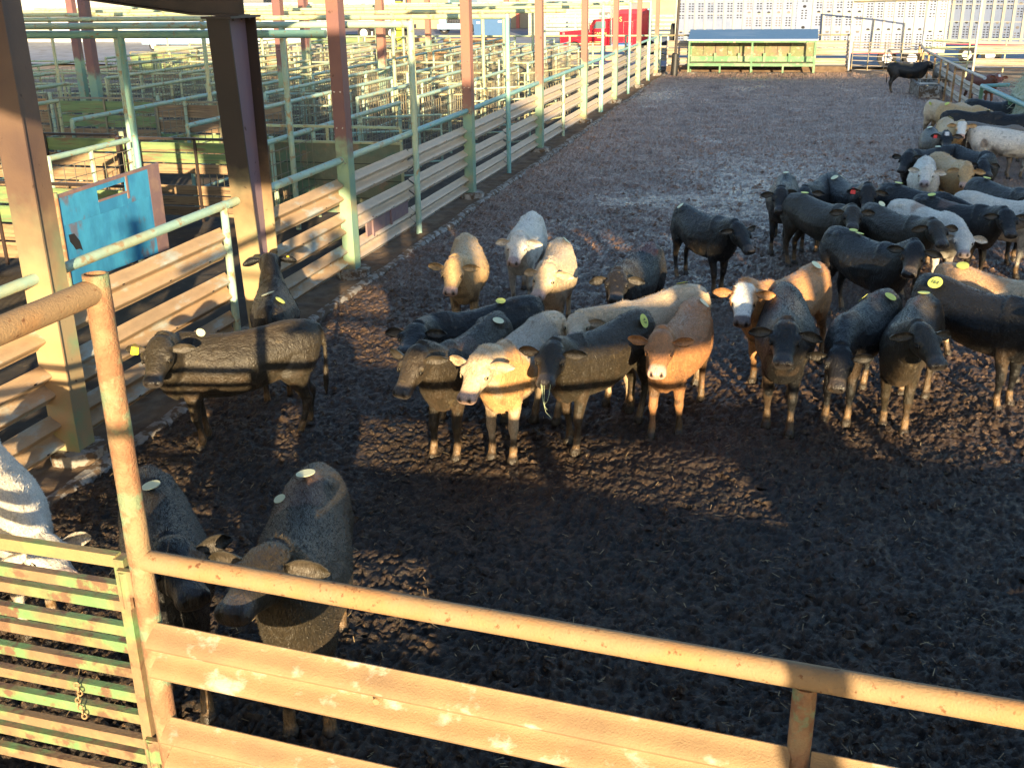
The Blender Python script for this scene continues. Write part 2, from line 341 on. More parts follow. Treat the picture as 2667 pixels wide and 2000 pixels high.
COATS={ # back, side, belly, muzzle, face
 'black':dict(c=(.0065,.0063,.007),m=(.035,.03,.028)),
 'brownblack':dict(c=(.030,.023,.014),m=(.05,.042,.038)),  # black coat lightened to look sunlit; the brownish calves share it
 'tan':dict(c=(.58,.37,.17),m=(.60,.36,.26)),
 'cream':dict(c=(.66,.48,.30),m=(.55,.36,.28)),
 'white':dict(c=(.74,.68,.58),m=(.42,.33,.30)),
 'grey':dict(c=(.22,.18,.145),m=(.14,.11,.10)),
 'brown':dict(c=(.42,.19,.075),m=(.62,.40,.30)),
 'orange':dict(c=(.50,.25,.10),m=(.13,.10,.09)),
 'redbrown':dict(c=(.20,.055,.025),m=(.4,.28,.22)),
}
def build_calf(P,N,coat,rnd,vox=.014,fur=9000,face=None,mud=.20,feet=None,patch=None,twist=0):
    P=np.array(P,float);N=np.array(N,float)
    K=1.1
    L=Loft()
    R=[]
    bw=rnd.uniform(.93,1.12); bb=rnd.uniform(-.02,.035)
    for x,t,b,w in TORSO:
        b=b-bb*math.exp(-((x+.02)/.3)**2); w=w*bw
        q_=_ring((x*K,0,(t+b)/2),(0,w,0),(0,0,(t-b)/2),20,.92); e_=(q_[:,2]-(t+b)/2)/((t-b)/2)
        q_[:,1]*=1.06-.42*np.clip(e_-.05,0,1)**1.3-.12*np.clip(-e_,0,1)**2
        R.append(q_)
    L.add(R)
    X=np.array
    # muscle masses and hips
    for sd in (1,-1):
        L.ell((.40*K,sd*.108,.78),.14,.075,.23,.15)
        L.ell((-.50*K,sd*.095,.80),.18,.090,.25,-.15)
        L.ell((-.40*K,sd*.092,1.015),.10,.05,.045)
        L.ell((-.645*K,sd*.045,.94),.045,.045,.06)
    L.ell((.52*K,0,.63),.12,.075,.15,.4)      # brisket
    L.ell((.40*K,0,1.06),.17,.045,.045)          # withers
    # neck
    f=nz(N-P); u=X([0,0,1.])-f*f[2]
    if np.linalg.norm(u)<.2: u=X([1.,0,0])-f*f[0]
    u=nz(u); r=np.cross(f,u)
    Nb=X([.40*K,0,.83]); Pb=P-u*.10-f*.0
    d=nz(Pb-Nb)
    p1=Nb+X([.18,0,.06]); p2=Pb-nz(d*1.0+f*.25)*.16
    R=[]
    ts=np.linspace(0,1,9)
    for t in ts:
        c=_bez(Nb,p1,p2,Pb,t); e=1e-3
        tg=nz(_bez(Nb,p1,p2,Pb,min(1,t+e))-_bez(Nb,p1,p2,Pb,max(0,t-e)))
        lat=np.cross(X([0,0,1.]),tg)
        if np.linalg.norm(lat)<.05: lat=X([0,1.,0])
        lat=nz(lat)*(1-t)+(-r)*t*1.0; lat=nz(lat-tg*(lat@tg)); up=np.cross(tg,lat)
        hh=.235*(1-t)**1.2+.122; hw=.112*(1-t)**1.1+.084
        R.append(_ring(c-up*.05*(1-t),lat*hw,up*hh*.92,14,.92))
    L.add(R)
    # dewlap
    dl=[_bez(Nb,p1,p2,Pb,t) for t in (.25,.5,.75)]
    HS=1.035; f_=f*HS; u_=u*HS; r_=r*HS*1.10
    # head
    R=[]
    for t,hw,hh,dz in HEAD:
        R.append(_ring(P+f_*t+u_*dz,r_*hw,u_*hh*.94,14,.86))
    L.add(R)
    for sd in (1,-1):
        # brow and jaw
        c=P+f_*.150+u_*(-.048)+r_*sd*.088
        R=[_ring(c+f_*.045*q,r_*.036*math.sqrt(1-q*q*.95),u_*.032*math.sqrt(1-q*q*.95),8) for q in (-1,-.6,0,.6,1)]
        L.add(R)
        c=P+f_*.12+u_*(-.15)+r_*sd*.055
        R=[_ring(c+f_*.09*q,r_*.04*math.sqrt(1-q*q*.95),u_*.05*math.sqrt(1-q*q*.95),8) for q in (-1,-.6,0,.6,1)]
        L.add(R)
    # legs
    if feet is None: feet=[rnd.uniform(-.11,.11) for _ in range(4)]
    for i,(sd,fo) in enumerate(((1,feet[0]),(-1,feet[1]))):
        y=sd*.112; x0=.40*K
        pts=[(x0-.02,y,.84,.12,.06),(x0,y,.70,.105,.075),(x0-.005+fo*.1,y,.58,.080,.062),(x0+fo*.35,y*.98,.46,.056,.048),(x0+.012+fo*.6,y*.96,.36,.044,.041),(x0+.014+fo*.65,y*.96,.31,.043,.042),(x0+.006+fo*.75,y*.95,.25,.030,.030),(x0+fo*.85,y*.94,.17,.027,.027),(x0+fo*.95,y*.93,.10,.035,.034),(x0+.012+fo,y*.93,.065,.030,.031),(x0+.025+fo,y*.93,.04,.044,.042),(x0+.03+fo,y*.93,-.03,.052,.046)]
        L.add([_ring((a,b,c),(rx*1.14,0,0),(0,ry*1.14,0),10) for a,b,c,rx,ry in pts])
    for i,(sd,fo) in enumerate(((1,feet[2]),(-1,feet[3]))):
        y=sd*.112; x0=-.47*K
        pts=[(x0-.02,y*.9,.88,.17,.08),(x0-.01,y,.74,.165,.095),(x0+.03+fo*.1,y*1.05,.62,.135,.085),(x0-.005+fo*.2,y*1.05,.53,.085,.060),(x0-.055+fo*.35,y*1.03,.44,.058,.043),(x0-.10+fo*.5,y,.375,.052,.037),(x0-.105+fo*.6,y,.32,.042,.034),(x0-.095+fo*.7,y,.24,.031,.028),(x0-.08+fo*.85,y,.16,.029,.028),(x0-.07+fo*.95,y,.10,.036,.034),(x0-.06+fo,y,.065,.031,.031),(x0-.045+fo,y,.04,.045,.041),(x0-.04+fo,y,-.03,.052,.045)]
        L.add([_ring((a,b,c),(rx*1.14,0,0),(0,ry*1.14,0),10) for a,b,c,rx,ry in pts])
    # tail
    sw=rnd.uniform(-.05,.05)
    pts=[(-.62*K,0,1.06,.032),(-.665*K,0,1.03,.030),(-.70*K,0,.96,.024),(-.715*K,sw*.3,.85,.019),(-.715*K,sw*.6,.70,.017),(-.71*K,sw*.8,.58,.020),(-.705*K,sw,.48,.030),(-.70*K,sw,.38,.026),(-.70*K,sw,.31,.010)]
    L.add([_ring((a,b,c),(q,0,q*.3),(0,q,0),8) for a,b,c,q in pts])
    V=np.vstack(L.v)
    bend=rnd.uniform(-.20,.20); V[:,1]+=bend*np.clip(.15-V[:,0],0,None)**2*(V[:,0]<.15)
    me=bpy.data.meshes.new('calf_work'); me.from_pydata(V.tolist(),[],L.f); me.update()
    ob=bpy.data.objects.new('calf_work',me); bpy.context.scene.collection.objects.link(ob)
    m=ob.modifiers.new('r','REMESH'); m.mode='VOXEL'; m.voxel_size=vox
    m2=ob.modifiers.new('s','SMOOTH'); m2.factor=.5; m2.iterations=max(2,int(.085/vox))
    dg=bpy.context.evaluated_depsgraph_get()
    me2=bpy.data.meshes.new_from_object(ob.evaluated_get(dg))
    bpy.data.objects.remove(ob); bpy.data.meshes.remove(me)
    n=len(me2.vertices); co=np.empty(n*3,np.float32); me2.vertices.foreach_get('co',co); co=co.reshape(-1,3).astype(float)
    no=np.empty(n*3,np.float32); me2.vertices.foreach_get('normal',no); no=no.reshape(-1,3)
    seed=rnd.randrange(10000)
    # coat relief
    isleg=(co[:,2]<.5)
    amp=.007
    nn=(vnoise(co*X([.5,1,1]),9,seed)-.5)*1.0+(vnoise(co*X([.6,1,1]),24,seed)-.5)*.55+(vnoise(co*X([.5,1,1]),60,seed)-.5)*.30
    hd=(co-P)@f/HS; hu=(co-P)@u/HS; hr=(co-P)@r/(HS*1.10)
    inh=(hd>-.02)&(hd<.55)&(abs(hr)<.14)&(hu<.05)&(hu>-.24)
    k=np.where(isleg,.45,1.0); k=np.where(inh,.35,k); k=np.where(inh&(hd<.12)&(hu>-.07),1.3,k)
    co=co+no*(nn*amp*k)[:,None]
    faces=np.empty(len(me2.polygons)*4,np.int32); 
    tot=np.empty(len(me2.polygons),np.int32); me2.polygons.foreach_get('loop_total',tot)
    lv=np.empty(len(me2.loops),np.int32); me2.loops.foreach_get('vertex_index',lv)
    # colours
    C=COATS[coat]; base=np.array(C['c'])
    col=np.repeat(base[None],n,0)
    gl=np.zeros(n)
    n1=vnoise(co,3.0,seed+5); n2=vnoise(co,11,seed+6); n3=vnoise(co*X([.35,1,1]),70,seed+8)
    dark=coat in('black','brownblack')
    if dark:
        br=np.clip((n1-.45)*2.2,0,1)*.6
        col=col*(1-br[:,None])+np.array([.050,.034,.020])*br[:,None]*(1 if coat=='brownblack' else .45)
        col*=(.75+.5*n3)[:,None]
    else:
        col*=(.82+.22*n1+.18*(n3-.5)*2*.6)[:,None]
        # browner towards the belly and legs, broken by noise
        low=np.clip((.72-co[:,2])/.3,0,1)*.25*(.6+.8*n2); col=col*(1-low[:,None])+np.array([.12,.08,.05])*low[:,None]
    if patch:
        for (px,py,pz,pr,pc) in patch:
            dd=np.linalg.norm((co-X([px,py,pz])),axis=1)+ (n2-.5)*.12
            a=np.clip((pr-dd)/.05,0,1)[:,None]; col=col*(1-a)+X(pc)*a
    if face=='white':
        a=(np.clip(.10+(n2-.5)*.06-abs(hr)+.0,0,.03)/.03)*np.clip((hd+.03)/.03,0,1)*(hu>-.17)*inh; a=a*(hd<.345)
        col=col*(1-a[:,None])+X([.78,.74,.66])*a[:,None]
    if face=='blaze':
        a=(np.clip(.045-abs(hr),0,.02)/.02)*np.clip((hd+.0)/.03,0,1)*inh*(hu>-.1)*(hd<.12)
        col=col*(1-a[:,None])+X([.75,.72,.68])*a[:,None]
    # muzzle
    a=np.clip((hd-.325+(n2-.5)*.03)/.03,0,1)*inh
    if face=='white': mz=X(C['m']) 
    else: mz=X(C['m'])
    col=col*(1-a[:,None])+mz*a[:,None]; gl=np.maximum(gl,a*.6)
    if dark:  # pale rim above the nose pad
        a=np.clip(1-abs(hd-.335)/.03,0,1)*inh*(hu>-.075)*.35; col=col*(1-a[:,None])+X([.16,.12,.09])*a[:,None]
    # nostrils and mouth
    for sd in (1,-1):
        q=np.sqrt(((hd-.412)/.028)**2+((hr-sd*.038)/.017)**2+((hu+.036)/.026)**2)
        a=np.clip(1.3-q,0,1); a=np.clip(a*2,0,1); col=col*(1-a[:,None])+X([.01,.008,.008])*a[:,None]
        co=co-no*(a*.010)[:,None]
    a=np.clip(1-abs(hu+.088-(.40-hd)*.12)/.006,0,1)*inh*(hd>.27)*(hd<.43); col=col*(1-a[:,None])+X([.015,.012,.010])*a[:,None]
    # eye surround
    for sd in (1,-1):
        q=np.sqrt(((hd-.185)/.032)**2+((hu+.062)/.024)**2+((hr-sd*.1)/.05)**2); a=np.clip((1.35-q)*2,0,1)*.85
        col=col*(1-a[:,None])+ (X([.02,.016,.013]) if coat not in('tan','cream','white','brown') else np.minimum(base*1.35+.05,.8))*a[:,None]
    # mud on legs, hooves and belly
    lim=mud+(n1-.5)*.12+(n2-.5)*.10
    a=np.clip((lim-co[:,2])/.05,0,1)[:,None]; mudc=X([.19,.115,.055])*(.6+.7*n3)[:,None]
    col=col*(1-a)+mudc*a; gl=np.maximum(gl,a[:,0]*.55)
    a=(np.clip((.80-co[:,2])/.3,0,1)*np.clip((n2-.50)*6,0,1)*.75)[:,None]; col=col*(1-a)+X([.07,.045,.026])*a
    a=(np.clip(.07-co[:,2],0,.02)/.02)[:,None]; col=col*(1-a)+X([.035,.026,.018])*a
    # straw and mud flecks on the back
    fl=(vnoise(co,26,seed+9)>.86)&(n1>.5); col[fl]=col[fl]*.55+X([.12,.09,.05])*.45
    # polygon lists
    out=[];st=0
    ends=np.cumsum(tot); starts=ends-tot
    F=[lv[a:b].tolist() for a,b in zip(starts,ends)]
    VV=[co];CC=[np.column_stack([col,gl])]; base_n=n
    bpy.data.meshes.remove(me2)
    # ears: cupped leaves with thickness
    eardrop=rnd.uniform(-.14,.14)
    for sd in (1,-1):
        o=P+f_*.075-u_*.062+r_*sd*.095
        ax=nz(r*sd*1.0+X([0,0,1.])*(eardrop+rnd.uniform(-.12,.12))-f*.12)
        ww=X([0,0,.75])+u*.45-f*.1; wd=nz(ww-ax*(ww@ax)); nrm=np.cross(ax,wd)*(-sd)  # opening faces forward
        if nrm@f<0: nrm=-nrm
        prof=[(0,.022),(.02,.031),(.05,.046),(.085,.054),(.12,.052),(.155,.038),(.182,.020),(.193,.006)]
        m_=7; pv=[];pc=[]
        for side in (0,1):
            for t,w in prof:
                for j in range(m_):
                    q=j/(m_-1)*2-1
                    cup=.030*(q*q)*(1 if t<.15 else .5)
                    th=.007 if side==0 else -.007
                    if abs(q)==1: th*=.3
                    if t==.193: th*=.3
                    pv.append(o+ax*(t)+wd*w*q*.95+nrm*(cup-.012+th)-u*t*t*1.2)
                    if side==0:
                        ic={'black':(.06,.05,.04),'brownblack':(.07,.055,.04)}.get(coat,tuple(base*.75+X([.12,.05,.03])*.3))
                        if abs(q)<.7 and .015<t<.15: pc.append([*(X(ic)*rnd.uniform(.6,1.2)),0])
                        else: pc.append([*(base*rnd.uniform(.8,1.1)),0])
                    else: pc.append([*(base*rnd.uniform(.8,1.1)),0])
        nb=base_n; T=len(prof)
        VV.append(np.array(pv)); CC.append(np.array(pc)); base_n+=len(pv)
        for side in (0,1):
            for i in range(T-1):
                for j in range(m_-1):
                    a0=nb+side*T*m_+i*m_+j
                    F.append([a0,a0+1,a0+m_+1,a0+m_] if side==0 else [a0,a0+m_,a0+m_+1,a0+1])
        for i in range(T-1):
            for j in (0,m_-1):
                a0=nb+i*m_+j; b0=nb+T*m_+i*m_+j; F.append([a0,a0+m_,b0+m_,b0])
        for j in range(m_-1):
            a0=nb+(T-1)*m_+j; b0=a0+T*m_; F.append([a0,a0+1,b0+1,b0])
        # eye ball with lids
        c=P+f_*.187-u_*.060+r_*sd*.093
        pv=[];pc=[];nb=base_n
        for i in range(7):
            th=math.pi*i/6
            for j in range(10):
                ph=2*math.pi*j/10
                pv.append(c+r*sd*math.cos(th)*.020+ (f*math.cos(ph)*.025+u*math.sin(ph)*.019)*math.sin(th)); pc.append([.006,.005,.004,1])
        VV.append(np.array(pv)); CC.append(np.array(pc)); base_n+=len(pv)
        for i in range(6):
            for j in range(10):
                k2=(j+1)%10; F.append([nb+i*10+j,nb+i*10+k2,nb+(i+1)*10+k2,nb+(i+1)*10+j])
        # upper lid
        pv=[];pc=[];nb=base_n
        for i in range(9):
            ph=math.pi*(i/8*1.1-.05)
            q=c+f*math.cos(ph)*.029+u*(math.sin(ph)*.020+.002)+r*sd*.009
            for j in range(6):
                a_=2*math.pi*j/6; pv.append(q+r*sd*.006*math.cos(a_)+u*.006*math.sin(a_)); pc.append([*(base*.6),0])
        VV.append(np.array(pv)); CC.append(np.array(pc)); base_n+=len(pv)
        for i in range(8):
            for j in range(6):
                k2=(j+1)%6; F.append([nb+i*6+j,nb+i*6+k2,nb+(i+1)*6+k2,nb+(i+1)*6+j])
    nf0=len(F)
    if fur:
        g=np.random.default_rng(seed); k_=g.integers(0,n,fur); p=VV[0][k_]; q=no[k_].astype(float); c_=CC[0][k_]
        hd_=hd[k_]; ok=~(inh[k_]&(hd_>.20))&(p[:,2]>.10); p,q,c_,hd_=p[ok],q[ok],c_[ok],hd_[ok]
        m_=len(p); fl=X([-.75,0,-.75])[None]+g.normal(0,.45,(m_,3)); sw=vnoise(p,3.5,seed+3)-.5; fl[:,1]+=sw*2.0; fl[:,0]+=(vnoise(p,4.5,seed+4)-.5)*1.6
        onhead=inh[k_][ok]; fl[onhead]=f*.6+g.normal(0,.7,(onhead.sum(),3))
        t_=fl-q*(fl*q).sum(1)[:,None]; t_/=np.linalg.norm(t_,axis=1)[:,None]+1e-6
        lift=g.uniform(.15,.75,m_)[:,None]; d_=t_+q*lift; d_/=np.linalg.norm(d_,axis=1)[:,None]
        long=np.where(p[:,2]<.5,.010,.017 if dark else .020)*g.uniform(.6,1.35,m_); long[onhead]*=.8
        top=(abs(p[:,1])<.05)&(p[:,2]>1.0)&(p[:,0]>-.7); long[top]*=1.5
        sd_=np.cross(d_,q); sd_/=np.linalg.norm(sd_,axis=1)[:,None]+1e-6; w_=(g.uniform(.0018,.0042,m_)*(vox/.0125)**1.2)[:,None]; long=long*(vox/.0125)**.4
        b_=p-q*.002; tri=np.stack([b_-sd_*w_,b_+sd_*w_,b_+d_*long[:,None]],1).reshape(-1,3)
        cc=np.repeat(c_,3,0).copy(); mlt=np.repeat(g.uniform(.8,1.35 if dark else 1.12,m_),3)[:,None]; cc[:,:3]*=mlt; cc[:,3]=0
        VV.append(tri); CC.append(cc)
        fi=(base_n+np.arange(m_*3).reshape(-1,3)).tolist(); F+=fi; base_n+=m_*3
    V=np.vstack(VV);Cc=np.vstack(CC)
    me=bpy.data.meshes.new('calf'); me.from_pydata(V.tolist(),[],F); me.update()
    at=me.color_attributes.new('coat','FLOAT_COLOR','POINT'); at.data.foreach_set('color',Cc.astype(np.float32).ravel())
    me.polygons.foreach_set('use_smooth',[True]*len(me.polygons))
    return me
#@@END

# ------------------------------------------------------------ ground
def np_noise2(x,y,freq,seed):
    P=np.column_stack([x.ravel(),y.ravel(),np.full(x.size,.37)]); return vnoise(P,freq,seed).reshape(x.shape)
def mud_height(x,y):
    wx=x+ (np_noise2(x,y,2.3,11)-.5)*.18; wy=y+(np_noise2(x,y,2.3,12)-.5)*.18
    a=np_noise2(x,y,.45,1)-.5
    b=np_noise2(wx,wy,3.2,2)-.5
    c=abs(np_noise2(wx,wy,9.5,3)-.5)*2
    d=abs(np_noise2(wx+.3*b*.2,wy,19.,4)-.5)*2
    e=np_noise2(x,y,41.,5)-.5
    h=a*.09+b*.045+(.5-c)*.040+(.5-d)*.044+e*.034
    return h
def grid_mesh(X,Y,Z):
    r,c=X.shape; me=bpy.data.meshes.new('mud'); n=r*c
    me.vertices.add(n); me.vertices.foreach_set('co',np.stack([X,Y,Z],-1).astype(np.float32).ravel())
    i=np.arange(r-1)[:,None]*c+np.arange(c-1)[None]; q=np.stack([i,i+1,i+c+1,i+c],-1).reshape(-1,4).astype(np.int32)
    me.loops.add(q.size); me.loops.foreach_set('vertex_index',q.ravel()); me.polygons.add(len(q))
    me.polygons.foreach_set('loop_start',np.arange(0,q.size,4,dtype=np.int32)); me.polygons.foreach_set('loop_total',np.full(len(q),4,np.int32))
    me.update(); me.validate(); me.polygons.foreach_set('use_smooth',[True]*len(q)); return me
nr=1000
tt=np.linspace(0,1,nr); ys=2.6*(62.0/2.6)**tt
ys=ys[ys<59.6]; nr=len(ys)
uu=np.linspace(0,1,960)
xl=np.full(nr,-6.40); xr=np.minimum(9.5,2.2+ys*.55); xl=np.maximum(xl,-3.2-ys*.55)
Xg=xl[:,None]*(1-uu)+xr[:,None]*uu; Yg=np.repeat(ys[:,None],len(uu),1)
fade=1+np.clip((Yg-10)/25,0,1)*.7
Zg=mud_height(Xg,Yg)*fade
# edge builds up along the kerb
Zg-=np.clip((-6.1-Xg)/.3,0,1)*.03
pz=np.exp(-(((Xg-.2)/2.6)**2+((Yg-25)/5.)**2))+np.exp(-(((Xg+3.)/1.3)**2+((Yg-23.4)/1.)**2))+.8*np.exp(-(((Xg+5.4)/.8)**2+((Yg-47)/3.)**2))
Zg=Zg*(1-.55*np.clip(pz,0,1))-.015*np.clip(pz,0,1)
def mud_material():
    m=bpy.data.materials.new('wet_mud'); m.use_nodes=True; nt=m.node_tree; L=nt.links.new; b=nt.nodes['Principled BSDF']
    tc=_n(nt,'ShaderNodeTexCoord')
    def noise(s,d=6.,r=.6,dist=0.):
        t=_n(nt,'ShaderNodeTexNoise'); t.inputs['Scale'].default_value=s; t.inputs['Detail'].default_value=d; t.inputs['Roughness'].default_value=r; t.inputs['Distortion'].default_value=dist; L(tc.outputs['Object'],t.inputs['Vector']); return t.outputs[0]
    def mr(src,a,c,d=0.,e=1.):
        r=_n(nt,'ShaderNodeMapRange'); r.inputs[1].default_value=a; r.inputs[2].default_value=c; r.inputs[3].default_value=d; r.inputs[4].default_value=e; L(src,r.inputs[0]); return r.outputs[0]
    def mix(a,c,f):
        x=_n(nt,'ShaderNodeMix',data_type='RGBA'); L(f,x.inputs[0])
        for i,q in ((6,a),(7,c)):
            if isinstance(q,tuple): x.inputs[i].default_value=(*q,1)
            else: L(q,x.inputs[i])
        return x.outputs[2]
    big=noise(.35,4.); mid=noise(6.,6.); fine=noise(34.,6.,.7,.8)
    c=mix((.013,.0085,.0055),(.055,.032,.017),mr(mid,.42,.62)); c=mix(c,(.27,.155,.07),mr(fine,.57,.68))
    c=mix(c,(.095,.072,.060),mr(big,.50,.68,0,.45))
    sx=_n(nt,'ShaderNodeSeparateXYZ'); L(tc.outputs['Object'],sx.inputs[0])
    far_bright=mix((.28,.165,.11),(.62,.385,.26),mr(fine,.42,.62)); ml=_n(nt,'ShaderNodeMath',operation='MULTIPLY'); L(mr(sx.outputs[1],9.,32.,0,1.),ml.inputs[0]); L(mr(noise(1.1,5.),.30,.62,.55,1.),ml.inputs[1])  # lighter with distance: far sky brightness painted into the mud colour
    c=mix(c,far_bright,ml.outputs[0])
    L(c,b.inputs['Base Color'])
    wet=mr(big,.34,.42,.20,.46); 
    def blob(cx,cy,sx2,sy2):
        m1=_n(nt,'ShaderNodeMapping'); m1.inputs['Location'].default_value=(-cx/sx2,-cy/sy2,0); m1.inputs['Scale'].default_value=(1/sx2,1/sy2,0); L(tc.outputs['Object'],m1.inputs[0]); g=_n(nt,'ShaderNodeVectorMath',operation='LENGTH'); L(m1.outputs[0],g.inputs[0]); return mr(g.outputs[1],1.6,.5,0,1)
    bl=None
    for a_ in ((.2,25,2.6,5.),(-3.,23.4,1.3,1.),(-5.2,47,.9,3.),(-2.5,18,2.,2.)):
        o_=blob(*a_)
        if bl is None: bl=o_
        else: mx=_n(nt,'ShaderNodeMath',operation='MAXIMUM'); L(bl,mx.inputs[0]); L(o_,mx.inputs[1]); bl=mx.outputs[0]
    pm=_n(nt,'ShaderNodeMath',operation='MULTIPLY'); L(bl,pm.inputs[0]); L(mr(noise(2.6,6.,.65),.42,.56),pm.inputs[1]); wm_=_n(nt,'ShaderNodeMapRange'); wm_.inputs[3].default_value=1.; wm_.inputs[4].default_value=.30; L(pm.outputs[0],wm_.inputs[0]); w2=_n(nt,'ShaderNodeMath',operation='MULTIPLY'); L(wet,w2.inputs[0]); L(wm_.outputs[0],w2.inputs[1]); wet=w2.outputs[0]
    rr=_n(nt,'ShaderNodeMath',operation='MULTIPLY_ADD'); L(fine,rr.inputs[0]); rr.inputs[1].default_value=.35; 
    sb=_n(nt,'ShaderNodeMath',operation='SUBTRACT'); L(wet,sb.inputs[0]); sb.inputs[1].default_value=.12; L(sb.outputs[0],rr.inputs[2]); L(rr.outputs[0],b.inputs['Roughness'])
    b.inputs['Specular IOR Level'].default_value=.6
    bp=_n(nt,'ShaderNodeBump'); bp.inputs['Strength'].default_value=.9; bp.inputs['Distance'].default_value=.03
    vo=_n(nt,'ShaderNodeTexVoronoi'); vo.inputs['Scale'].default_value=14; L(tc.outputs['Object'],vo.inputs['Vector'])
    ad=_n(nt,'ShaderNodeMath',operation='MULTIPLY_ADD'); L(vo.outputs['Distance'],ad.inputs[0]); ad.inputs[1].default_value=-.5; L(fine,ad.inputs[2]); L(ad.outputs[0],bp.inputs['Height']); L(bp.outputs[0],b.inputs['Normal'])
    return m
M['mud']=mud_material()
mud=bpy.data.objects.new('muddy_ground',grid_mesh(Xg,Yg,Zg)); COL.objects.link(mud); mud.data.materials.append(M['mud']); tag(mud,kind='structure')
def sheet(name,x0,y0,x1,y1,z,mat,nx=1,ny=1):
    mb=MB()
    for i in range(nx):
        for j in range(ny):
            a=x0+(x1-x0)*i/nx;b=x0+(x1-x0)*(i+1)/nx;c=y0+(y1-y0)*j/ny;d=y0+(y1-y0)*(j+1)/ny
            mb.add([(a,c,z),(b,c,z),(b,d,z),(a,d,z)],[(0,1,2,3)])
    o=mb.build(name,mat); tag(o,kind='structure'); return o
sheet('ground',-400,-120,400,420,-.16,'yard_dirt')
# the dirt floor of the covered pens, a little uneven
gx=np.linspace(-34,-6.95,220); gy=np.linspace(1,64,420); GX,GY=np.meshgrid(gx,gy); GZ=(np_noise2(GX,GY,.6,21)-.5)*.10+(np_noise2(GX,GY,3.,22)-.5)*.06+(np_noise2(GX,GY,9.,23)-.5)*.03-.03
pd=bpy.data.objects.new('pen_floor',grid_mesh(GX,GY,GZ)); COL.objects.link(pd); pd.data.materials.append(M['pen_dirt']); tag(pd,kind='structure')
sheet('road',-120,64.5,60,135,-.02,'asphalt')
sheet('grass_verge',-60,102,-38,109,0.0,'grass')
sheet('pen_yard',9.6,20,60,64.3,-.04,'yard_dirt')
# raised kerb along the fence line
kb=MB(); yy=-2.; P0=None
ks=np.arange(-2,59.4,.16)
for i,y_ in enumerate(ks):
    x_=-6.42+float(np_noise2(np.array([[y_]]),np.array([[.3]]),.6,31)[0,0]-.5)*.10; w_=.055+.04*float(np_noise2(np.array([[y_]]),np.array([[.7]]),2.2,32)[0,0]); h_=.045+.035*float(np_noise2(np.array([[y_]]),np.array([[1.7]]),1.8,33)[0,0])+rng.uniform(-.006,.006)
    P1=[(x_-w_,y_,-.08),(x_-w_*.85,y_,h_),(x_+w_*.5,y_,h_+rng.uniform(-.008,.008)),(x_+w_+rng.uniform(-.006,.008),y_,h_*.35),(x_+w_*1.1,y_,-.08)]
    if P0: kb.add(P0+P1,[(j,j+1,5+j+1,5+j) for j in range(4)])
    P0=P1
k=kb.build('concrete_kerb','concrete'); tag(k,kind='structure')
sx_=np.linspace(-7.1,-6.46,16); sy_=np.linspace(-2,59.4,900); SX,SY=np.meshgrid(sx_,sy_); SZ=.03+(np_noise2(SX,SY,5.,41)-.5)*.06+(np_noise2(SX,SY,14.,42)-.5)*.035
ds=bpy.data.objects.new('dirt_strip',grid_mesh(SX,SY,SZ)); COL.objects.link(ds); ds.data.materials.append(M['mud_dry']); tag(ds,kind='structure')

# ------------------------------------------------------------ the barn over the left pens (columns, rafters, eave) 
barn=thing('open_barn','open-sided steel barn with purple and green columns over the left pens','barn',(-6.8,12.6,0))
XF=-6.8
def hcol(x,y,w,d,z0,z1,mat,name='column',fl=.018,base=True):
    """H column: flanges face the yard side (X), web between"""
    mb=MB(); 
    mb.box((x,y,(z0+z1)/2),(w,d,z1-z0))
    o=mb.build(name,mat,barn)
    return o
col_y=[8.4,15.8,22.8,29.85,36.75,43.5,50.4,57.3]
for i,y in enumerate(col_y):
    if i==0:
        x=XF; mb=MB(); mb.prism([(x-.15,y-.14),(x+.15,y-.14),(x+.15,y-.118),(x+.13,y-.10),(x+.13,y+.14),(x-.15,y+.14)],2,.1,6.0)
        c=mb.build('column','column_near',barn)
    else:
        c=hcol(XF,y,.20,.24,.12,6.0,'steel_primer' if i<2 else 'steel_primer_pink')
        if i<3:
            for q in (1.9,2.45,3.0):
                for dx in (-.05,.05): mb=MB(); mb.tube([(XF+dx,y-.12,q),(XF+dx,y-.132,q)],.012,8); mb.build('bolt','chrome',c)
    mb=MB(); s_=.58; poly=[]
    for a in range(8): poly.append((XF+.02+math.cos(a*math.pi/4+.39)*s_*.5,y+math.sin(a*math.pi/4+.39)*s_*.5))
    mb.prism(poly,2,-.2,.165); mb.build('footing','concrete',c)
